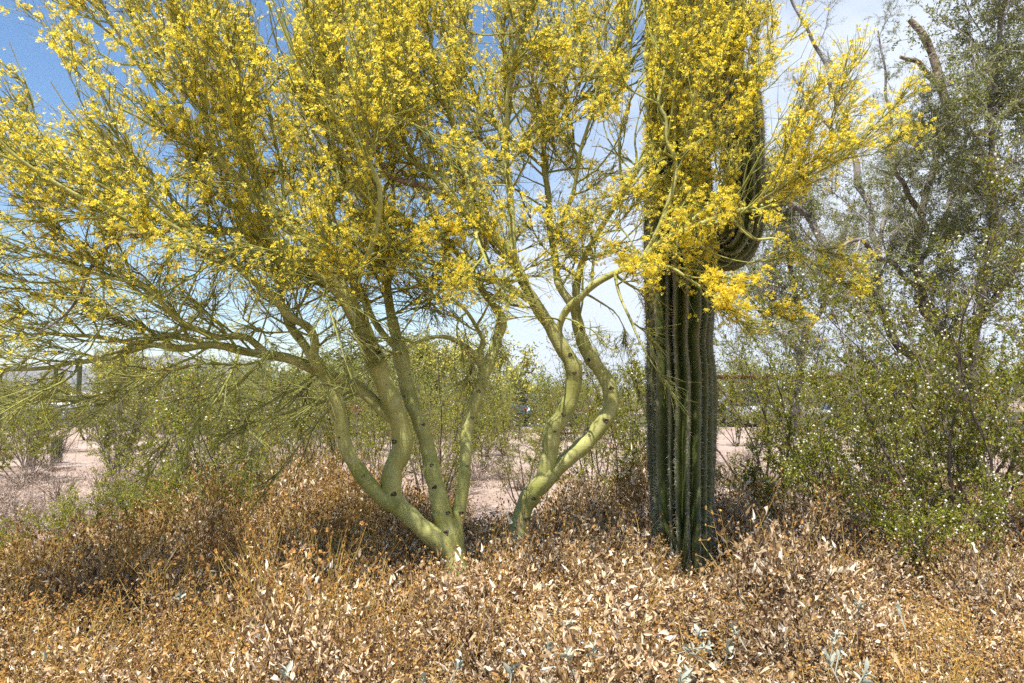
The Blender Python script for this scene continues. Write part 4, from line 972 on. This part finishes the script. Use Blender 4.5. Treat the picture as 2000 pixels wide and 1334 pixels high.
rng = np.random.default_rng(501)
VT_U = [-300, 0, 200, 350, 500, 650, 770, 860, 900, 940, 1060, 1100, 1200, 1300, 1450, 1600, 1800, 2000, 2300]
VT_V = [1080, 1060, 1030, 960, 885, 850, 850, 930, 1000, 985, 985, 930, 880, 880, 890, 895, 880, 895, 895]
placed = []
shrubs = []
FORCED = [(800, 4.95, .56), (860, 5.0, .6), (915, 4.9, .6), (975, 5.1, .6), (735, 5.25, .58), (1040, 5.45, .66), (1000, 5.6, .7), (790, 5.85, .52), (700, 5.9, .62), (845, 6.0, .52), (950, 5.8, .56), (640, 6.3, .66), (1090, 5.7, .64), (1150, 6.2, .66), (1210, 6.5, .68), (1235, 6.0, .55), (1425, 6.75, .66), (1450, 7.3, .72), (1490, 6.5, .62), (600, 7.0, .72), (680, 7.2, .75), (740, 6.9, .68), (540, 7.3, .68)]
for u_, y, h_ in FORCED:
    x = (u_ - CU) / F * y; s = rng.uniform(.85, 1.0)
    kind = 'heads' if u_ < 760 else 'leafy'
    lab, gr = (('dry brown brittlebush crowded with withered flower heads on golden stalks', 'flower-headed dry brittlebush in the thicket') if kind == 'heads' else ('dry tan brittlebush covered with curled pale leaves', 'leafy dry brittlebush in the thicket'))
    placed.append((x, y)); shrubs.append((put_brush(kind, x, y, s, h_ / (.52 * s), lab, gr), x, y, s))
for attempt in range(9000):
    y = 2.35 + 7.4 * rng.random()**1.25; x = (rng.random() * 2 - 1) * (.72 * y + .25)
    s = rng.uniform(.8, 1.15); h = .5 * s
    u = CU + x / y * F
    sz = rng.choice([.75, 1.0, 1.25, 1.5], p=[.25, .35, .25, .15]) * rng.uniform(.9, 1.1) + .2 * smooth(6, 9, np.array(y))
    top = HORIZON + (CAMZ - h * sz) * F / y
    if abs(u - 1334) < 95 and y < 6.5:
        sz *= .62; top = HORIZON + (CAMZ - h * sz) * F / y
        if top < 1085 or (y > 6.05 and abs(u - 1334) < 75): continue
    if abs(u - 880) < 75 and 4.5 < y < 5.5: sz *= 1.1; top = HORIZON + (CAMZ - h * sz) * F / y
    if abs(u - 1015) < 60 and 5.2 < y < 6.0: sz = .72 / h; top = HORIZON + (CAMZ - h * sz) * F / y
    if y > 6.6 and 430 < u < 800: sz *= 1.3; top = HORIZON + (CAMZ - h * sz) * F / y
    if top < np.interp(u, VT_U, VT_V): continue
    if any((x - a)**2 + (y - b)**2 < (.47 * (.8 + .2 * s))**2 for a, b in placed): continue
    placed.append((x, y)); 
    left = smooth(1100, 300, np.array(u)) * .85 + .1
    if y < 3.2: left *= .55
    kind = 'heads' if rng.random() < left else 'leafy'
    if kind == 'heads': lab, gr = 'dry brown brittlebush crowded with withered flower heads on golden stalks', 'flower-headed dry brittlebush in the thicket'
    else: lab, gr = 'dry tan brittlebush covered with curled pale leaves', 'leafy dry brittlebush in the thicket'
    shrubs.append((put_brush(kind, x, y, s, sz, lab, gr), x, y, s))
print('brittlebush', len(placed))

# living silver sprigs on the front shrubs: each leaf its own part
def silver_leaf_mesh(L, W, fold, curl, tw):
    mb = MB(); one = lambda v: np.array([v])
    leaves8(mb, np.zeros((1, 3)), np.array([[1.0, 0, 0]]), np.array([[0, 0, 1.0]]), one(L), one(W), one(fold), one(curl), one(tw))
    me = mb.mesh('leaf', smooth_shade=True); me.materials.append(M['silver_leaf']); return me
SL = [silver_leaf_mesh(.06, .024, .3, .15, .2), silver_leaf_mesh(.052, .026, .2, -.2, -.3), silver_leaf_mesh(.045, .016, .45, .25, .1)]
sprig_stem = MB(); tubes(sprig_stem, np.array([[[0, 0, -.10], [.004, 0, -.05], [0, .002, 0]]]), np.array([[.003, .0028, .002]]), 5)
sprig_stem = sprig_stem.mesh('stem'); sprig_stem.materials.append(M['silver_leaf'])
for (u, v) in [(1365, 1232), (1380, 1262), (1432, 1226), (1345, 1270), (1422, 1258), (1345, 1312), (1632, 1238), (1615, 1282), (1640, 1270), (1690, 1312), (900, 1292), (830, 1322), (1072, 1255), (1112, 1212), (1105, 1278), (1000, 1300), (1330, 1328), (1160, 1262), (655, 1098), (822, 1042), (352, 1160), (560, 1310), (1755, 1190), (1680, 1175), (90, 1280)]:
    Y = (CAMZ - .52) * F / (v - HORIZON)
    p = P(u, v, Y)
    near = min(shrubs, key=lambda s_: (s_[1] - p[0])**2 + (s_[2] - p[1])**2)[0]
    tag(near, 'dry brittlebush topped with living silver-grey leaf rosettes', None, 'brittlebush with living silver leaves')
    sg = bpy.data.objects.new('silver_sprig', None); col.objects.link(sg); sg.parent = near
    sg.empty_display_size = .03
    inv = near.matrix_basis.inverted()
    sg.matrix_basis = inv @ (mathutils.Matrix.Translation(tuple(p)) @ mathutils.Euler((rng.normal(0, .3), rng.normal(0, .3), rng.uniform(0, 6)), 'XYZ').to_matrix().to_4x4())
    sg['label'] = 'living silver-grey leaf rosette'
    o = bpy.data.objects.new('stem', sprig_stem); col.objects.link(o); o.parent = sg
    nl = rng.integers(6, 10)
    for k in range(nl):
        o = bpy.data.objects.new('leaf', SL[rng.integers(0, 3)]); col.objects.link(o); o.parent = sg
        o.rotation_euler = (rng.normal(0, .3), -rng.uniform(.05, 1.2), k * 2.4 + rng.normal(0, .2)); o.location = (0, 0, -.05 * k / nl)
        sc_ = rng.uniform(.6, 1.0); o.scale = (sc_, sc_, sc_)

# leaf litter under the thicket
mb = MB(); n = 6000
yy = 2.3 + 6 * rng.random(n); xx = (rng.random(n) * 2 - 1) * (.7 * yy + .3)
L = rng.uniform(.02, .05, n)
leaves8(mb, np.stack([xx, yy, rng.uniform(.005, .03, n)], 1), unit(rdir(n) * np.array([1, 1, .25])), unit(rdir(n) * .5 + np.array([0, 0, 1])), L, L * .45, rng.uniform(0, .4, n), rng.normal(0, .3, n))
tag(mb.build('leaf_litter', M['dry_leaf'], smooth_shade=False), 'fallen dry leaves littering the soil under the shrubs', 'leaf litter', None, 'stuff')

# pale dry bursage on the open ground
spots = [(60, 8.4), (0, 8.8), (130, 8.9), (-60, 9.4), (190, 9.2), (280, 10), (-20, 12.6), (90, 14.5), (300, 12.6), (380, 12.2), (40, 9.5), (90, 10.3), (150, 9.6), (210, 10.6), (-30, 10.8), (20, 11.6), (130, 11.8), (260, 11.4), (330, 10.4), (60, 13.2), (200, 13.5), (880, 12.8), (930, 13.5), (975, 14.5), (905, 11.2), (1010, 13), (860, 14), (945, 16), (1060, 15), (700, 13), (760, 14.5), (640, 15), (560, 13.8), (1130, 12.2), (1200, 13.2), (1450, 11.5), (1500, 12.6), (1560, 14), (1420, 13.5), (1640, 12), (1720, 13.5), (1800, 12.2), (1900, 11.4), (1960, 12.6), (100, 16), (250, 17), (420, 16), (10, 19), (150, 21), (330, 21), (520, 20), (680, 19), (820, 20), (980, 20), (1100, 20), (1460, 18), (1600, 19), (1740, 20), (40, 25), (220, 26), (460, 26), (900, 26), (1000, 27), (1480, 26), (1620, 27)]
for u, Y in spots:
    p = on_ground(u + rng.normal(0, 12), Y)
    put_brush('pale', p[0], p[1], rng.uniform(.8, 1.25), rng.uniform(.8, 1.2), 'pale pinkish dry bursage tuft on open gravel', 'dry bursage on the open gravel')

# ------------------------------------------------------------------ stones
def rock(u, v, Y, s, label):
    mb = MB(); nphi, nth = 7, 10; V = []
    off = rng.uniform(0, 10, 3)
    for i in range(nphi):
        a = -math.pi / 2 + math.pi * i / (nphi - 1)
        for j in range(nth):
            b = j / nth * 6.283; d = np.array([math.cos(a) * math.cos(b), math.cos(a) * math.sin(b), math.sin(a)])
            r = 1 + .22 * math.sin(d[0] * 4 + off[0]) + .18 * math.sin(d[1] * 5 + off[1]) + .15 * math.sin(d[2] * 6 + off[2])
            V.append(d * r * np.array(s))
    f = [(i * nth + j, i * nth + (j + 1) % nth, (i + 1) * nth + (j + 1) % nth, (i + 1) * nth + j) for i in range(nphi - 1) for j in range(nth)]
    mb.add(np.array(V), f)
    o = mb.build('rock', M['stone'], smooth_shade=False)
    p = on_ground(u, Y); o.location = (p[0], p[1], s[2] * .45); o.rotation_euler = (0, 0, rng.uniform(0, 6))
    tag(o, label, 'rock', 'desert rocks')
rock(78, 872, 15.5, (.20, .16, .11), 'flat pale rock catching sun in front of the barrel cactus')
rock(100, 884, 14.6, (.11, .1, .08), 'small dark rock leaning against the flat pale one')
rock(130, 866, 16.3, (.22, .16, .08), 'low grey slab of rock beside the barrel cactus')
rock(400, 836, 22, (.5, .3, .16), 'broad orange-tinted rock under the leaning creosote stem')
rock(1010, 906, 13.4, (.16, .13, .09), 'grey rock lying on the bare gravel behind the forked trunk')

# ------------------------------------------------------------------ barrel cactus and far saguaros
def small_cactus(name, base, h, r, nr, label, cat, group=None, far=False):
    e = empty(name, base, label, cat, group)
    mb, sp = MB(), MB()
    k = np.linspace(0, 1, 26); path = np.stack([np.zeros(26), np.zeros(26), -.02 + h * k], 1)
    rad = r * np.minimum(1, .86 + .3 * np.sin(k * 2.4)) * np.sqrt(np.clip(1 - np.clip((k - .86) / .14, 0, 1)**2, .0004, 1))
    ribbed(mb, path, rad, nr, per=6, spines=None if far else sp, sp_len=.05, spacing=.03, n_sp=7)
    mb.build('column', M['cactus_skin'], e, att='cork')
    if not far: sp.build('spines', M['spine'], e, kind='stuff', smooth_shade=False)
    return e
small_cactus('barrel_cactus', on_ground(119, 18.0), .62, .115, 16, 'small upright barrel cactus with pale spiny crown beside the rocks', 'cactus')
for u, Y, h, lab in [(112, 62, 3.9, 'short distant saguaro below the mountain ridge'), (158, 58, 4.3, 'tallest distant saguaro below the mountain ridge'), (196, 66, 4.0, 'distant saguaro next to a far yellow palo verde')]:
    small_cactus('saguaro_cactus', on_ground(u, Y), h, .17, 14, lab, 'cactus', 'far saguaros', True)

# ------------------------------------------------------------------ far trees
def far_tree_mesh(seed, leafmat, bloom):
    global rng
    rng = np.random.default_rng(seed)
    tr = MB(); cr = MB()
    ends = []
    for s in range(5):
        az = s / 5 * 6.283 + rng.uniform(-.4, .4); d = unit(np.array([math.cos(az) * .55, math.sin(az) * .55, 1])); K = 9; p = [np.array([0, 0, -.03])]
        for k in range(K - 1):
            d = unit(d + rng.normal(0, .16, 3)); p.append(p[-1] + d * 2.6 / (K - 1))
        p = np.array(p); tubes(tr, p[None], np.linspace(.09, .03, K)[None], 6); ends.append(p)
    tw_p = []
    for p in ends:
        nb = 16; k = rng.integers(3, len(p), nb); b = p[k]; d = unit(rdir(nb) * .9 + np.array([0, 0, .5]) + unit(b - np.array([0, 0, 1.4])) * .6); l = rng.uniform(.6, 1.3, nb)
        B = np.stack([b + d * (l * t)[:, None] + rng.normal(0, .05, (nb, 3)) * t for t in np.linspace(0, 1, 5)], 1)
        tubes(tr, B, np.linspace(.022, .006, 5)[None] * np.ones((nb, 1)), 4); tw_p.append(B)
    B = np.concatenate(tw_p); n = 10000; i = rng.integers(0, len(B), n); t = rng.integers(1, 5, n)
    c = B[i, t] + rng.normal(0, .17, (n, 3)) * rng.uniform(.3, 1.3, (n, 1))
    kites(cr, c, rdir(n), rdir(n), rng.uniform(.07, .15, n), rng.uniform(.035, .07, n))
    a = tr.mesh('trunk'); a.materials.append(M['green_bark'] if bloom else M['grey_bark'])
    b = cr.mesh('crown', smooth_shade=False); b.materials.append(leafmat)
    return a, b
M['far_bloom'] = mat('far_bloom', None, stops=[(0, (0.14, 0.16, 0.05)), (.5, (0.26, 0.26, 0.08)), (.7, (0.55, 0.47, 0.09)), (1, (0.72, 0.62, 0.14))], rough=.7, island=True, transl=.25, spec=.1)
FT = {'y': [far_tree_mesh(61, M['far_bloom'], True), far_tree_mesh(62, M['far_bloom'], True)], 'g': [far_tree_mesh(63, M['ironwood_leaf'], False), far_tree_mesh(64, M['creosote_leaf'], False)]}
rng = np.random.default_rng(640)
FAR = [(190, 70, 'y', 1.25, 'far yellow palo verde below the mountains'), (110, 80, 'g', .8, 'low far green tree under the mountain ridge'), (260, 60, 'y', 1.2, 'far yellow palo verde behind the white parked car'), (330, 64, 'g', 1.0, 'far green tree beyond the parking lot behind the white car'), (430, 62, 'g', 1.1, 'far green tree beyond the parking lot behind the dark car'), (520, 66, 'g', 1.0, 'far dull green tree beyond the parking lot'), (600, 63, 'g', 1.2, 'far green tree showing between the leaning stems'), (700, 62, 'y', 1.0, 'far yellow tree showing above the red car'), (780, 64, 'g', 1.25, 'far green tree behind the slender sunlit stems'), (870, 34, 'y', .95, 'pale yellow palo verde at the lot edge by the slender stems'), (960, 33, 'y', 1.0, 'bright yellow palo verde right behind the dark blue van'), (1040, 66, 'g', .8, 'far green tree over the light blue car'), (1130, 64, 'g', .7, 'far green tree between the forked trunks'), (1240, 62, 'g', .8, 'far green tree at the saguaro foot line'), (1430, 63, 'g', 1.1, 'far green tree right of the saguaro column'), (1520, 62, 'g', 1.2, 'far green tree above the rust carport roof'), (1620, 64, 'g', 1.2, 'far green tree above the silver car'), (1720, 62, 'g', 1.1, 'far green tree seen through the creosote gap'), (1830, 63, 'g', 1.2, 'far green tree behind the seed-dotted creosote'), (1950, 60, 'g', 1.3, 'far green tree at the end of the parking lot'), (20, 64, 'g', .8, 'far low green tree at the end of the saguaro row'), (410, 31, 'g', .8, 'green tree before the lot, beside the silver grey car'), (545, 30, 'g', .85, 'green tree before the lot, between silver grey and red car'), (650, 33, 'g', .8, 'green tree before the lot, just beside the red car'), (765, 29, 'g', .85, 'green tree before the lot, behind the thickest palo verde stem'), (830, 32, 'y', .8, 'dull yellow palo verde before the lot behind the pale stem'), (1085, 31, 'g', .7, 'green tree before the lot beside the light blue car'), (290, 33, 'y', .7, 'dull yellow palo verde before the lot by the white car')]
for u, Y, k, s, lab in FAR:
    e = empty('palo_verde_tree' if k == 'y' else 'green_tree', on_ground(u, Y), lab, 'tree', 'far trees round the parking lot', rng.uniform(0, 6.28), s * 1.25)
    a, b = FT[k][rng.integers(0, 2)]
    o = bpy.data.objects.new('trunk', a); col.objects.link(o); o.parent = e
    o = bpy.data.objects.new('crown', b); col.objects.link(o); o.parent = e; o['kind'] = 'stuff'

# ------------------------------------------------------------------ parked cars
def paint(name, c): return mat(name, c, rough=.28, spec=.5, coat=.7, metallic=.15)
def car(u, Y, rz, colour, label, suv=False):
    p = on_ground(u, Y)
    e = empty('parked_car', p, label, 'car', 'cars in the parking lot', rz)
    pm = paint('car_paint', colour)
    W = .9; hh = 1.12 if suv else 1.0
    # lower body: side outline lofted across the width with tumblehome and rounded shoulders
    low = [(-2.25, .32), (-2.3, .55), (-2.24, .82 * hh), (-1.9, .93 * hh), (-.9, .98 * hh), (.8, .98 * hh), (1.5, .90 * hh), (2.1, .78 * hh), (2.28, .60), (2.25, .32)]
    def loft(mb, outline, ws):
        n = len(outline); V = []
        for (wy, inset) in ws:
            cx = sum(a for a, b in outline) / n; cz = sum(b for a, b in outline) / n
            V += [((a - cx) * inset + cx, wy, (b - cz) * inset + cz) for a, b in outline]
        F4 = [(k * n + i, k * n + (i + 1) % n, (k + 1) * n + (i + 1) % n, (k + 1) * n + i) for k in range(len(ws) - 1) for i in range(n)]
        c0 = len(V); V += [(sum(V[i][0] for i in range(n)) / n, ws[0][0], sum(V[i][2] for i in range(n)) / n)]
        k = (len(ws) - 1) * n; V += [(sum(V[k + i][0] for i in range(n)) / n, ws[-1][0], sum(V[k + i][2] for i in range(n)) / n)]
        F3 = [((i + 1) % n, i, c0) for i in range(n)] + [(k + i, k + (i + 1) % n, c0 + 1) for i in range(n)]
        mb.add(np.array(V), F4, F3)
    mb = MB(); loft(mb, low, [(-W, .94), (-W + .04, .985), (-W + .12, 1.0), (W - .12, 1.0), (W - .04, .985), (W, .94)])
    body = mb.build('body', pm, e)
    roof = [(-2.1, .96), (-1.75, 1.5), (-1.5, 1.62), (.2, 1.64), (.45, 1.58), (1.15, 1.0)] if suv else [(-1.7, .95), (-1.1, 1.32), (-.7, 1.42), (.1, 1.43), (.4, 1.37), (1.2, .93)]
    mb = MB(); loft(mb, roof, [(-W + .16, .90), (-W + .1, .95), (-W + .06, .97), (W - .06, .97), (W - .1, .95), (W - .16, .90)])
    V = mb.V[0]; zz = V[:, 2]; V[:, 1] *= 1 - .16 * np.clip((zz - .95) / .6, 0, 1)
    mb.build('window_band', M['glass'], e)
    top = max(b for a, b in roof)
    mb = MB(); loft(mb, [(roof[1][0] + .05, roof[1][1] + .015), (roof[2][0], top + .0), (roof[3][0], top + .02), (roof[4][0] - .02, roof[4][1] + .02), (roof[3][0], top - .05), (roof[2][0], top - .07)], [(-W * .74, .97), (-W * .7, 1), (W * .7, 1), (W * .74, .97)])
    mb.build('roof', pm, e)
    for sx in (-1.38, 1.4):
        for sy in (-1, 1):
            wm = MB(); a = np.linspace(0, 6.283, 25)[:-1]
            rings = [(.20, .0), (.31, .0), (.34, .05), (.34, .17), (.31, .22)]
            VV = [(sx + r_ * math.cos(t), sy * (W + .015 - w_), .34 + r_ * math.sin(t)) for r_, w_ in rings for t in a]
            wm.add(np.array(VV), [(q * 24 + i, q * 24 + (i + 1) % 24, (q + 1) * 24 + (i + 1) % 24, (q + 1) * 24 + i) for q in range(4) for i in range(24)])
            wo = wm.build('wheel', M['tyre'], e)
            rm = MB(); VV = [(sx, sy * (W + .005), .34)] + [(sx + .21 * math.cos(t) * (1 if i % 4 else .8), sy * (W - .005), .34 + .21 * math.sin(t) * (1 if i % 4 else .8)) for i, t in enumerate(a)]
            rm.add(np.array(VV), None, [(0, 1 + i, 1 + (i + 1) % 24) for i in range(24)]); rm.build('rim', M['rim'], wo)
    for sy in (-1, 1):
        b = MB(); box(b, (2.08, sy * .62 - .16, .62), (2.285, sy * .62 + .16, .74)); b.build('headlight', M['lamp_glass'], e)
        b = MB(); box(b, (-2.30, sy * .66 - .13, .66), (-2.2, sy * .66 + .13, .86)); b.build('taillight', M['tail_glass'], e)
        b = MB(); box(b, (.72, sy * .93 - .08, .98), (.86, sy * .93 + .08, 1.1)); b.build('mirror', pm, e)
    b = MB(); box(b, (2.2, -.8, .3), (2.33, .8, .5)); b.build('bumper', M['trim'], e)
    b = MB(); box(b, (-2.36, -.8, .34), (-2.22, .8, .52)); b.build('bumper', M['trim'], e)
    return e
car(360, 44, R(165), (.5, .51, .52), 'white parked car glimpsed under the low palo verde limb', True)
car(150, 46, R(10), (.5, .5, .5), 'white parked car near the barrel cactus', False)
car(505, 43, R(188), (.33, .35, .38), 'silver grey parked car behind the leaning creosote', False)
car(705, 46, R(80), (.40, .015, .02), 'red parked car glimpsed between the leaning palo verde stems')
car(935, 38, R(178), (.035, .045, .075), 'dark blue parked van behind the slender palo verde stem', True)
car(1035, 42, R(-75), (.22, .34, .44), 'light blue parked car left of the forked trunk')
car(1445, 40, R(184), (.03, .035, .05), 'black parked car seen right of the saguaro base', True)
car(1510, 37, R(3), (.45, .46, .48), 'silver parked car under the rust red carport')
car(1690, 40, R(186), (.66, .67, .69), 'white parked car under the end of the rust red carport', True)

# ------------------------------------------------------------------ rust-coloured steel carport over the lot
cp = empty('carport', on_ground(1560, 36), 'long low carport with rust red steel roof edge above the cars', 'carport')
cx, cy, _ = cp.location
b = MB(); box(b, (-5.5, -.05, 2.24), (5.2, .05, 2.32)); b.build('beam', M['rust'], cp)
b = MB(); box(b, (-5.5, 5.0, 2.24), (5.2, 5.1, 2.32)); b.build('beam', M['rust'], cp)
b = MB(); box(b, (-5.7, -.2, 2.325), (5.4, 5.3, 2.35)); b.build('roof', M['rust'], cp)
for x in (-5.2, -1.6, 2.0, 4.95):
    for y in (0.0, 5.08):
        b = MB(); box(b, (x - .05, y - .05, 0), (x + .05, y + .05, 2.245)); b.build('post', M['rust'], cp)

hz = MB(); box(hz, (-9500, -70, -1.5), (9500, 7600, 520))
hm = bpy.data.materials.new('haze'); hm.use_nodes = True; hm.node_tree.nodes.clear()
ho = hm.node_tree.nodes.new('ShaderNodeOutputMaterial'); hv = hm.node_tree.nodes.new('ShaderNodeVolumePrincipled')
hv.inputs['Color'].default_value = (.80, .88, 1.0, 1); hv.inputs['Density'].default_value = 8e-5
hm.node_tree.links.new(hv.outputs[0], ho.inputs['Volume'])
tag(hz.build('haze', hm, smooth_shade=False), 'pale haze in the air', 'haze', None, 'stuff')

tris = sum(len(m.loops) - 2 * len(m.polygons) for m in bpy.data.meshes)
print('unique triangles', tris, 'objects', len(bpy.data.objects))
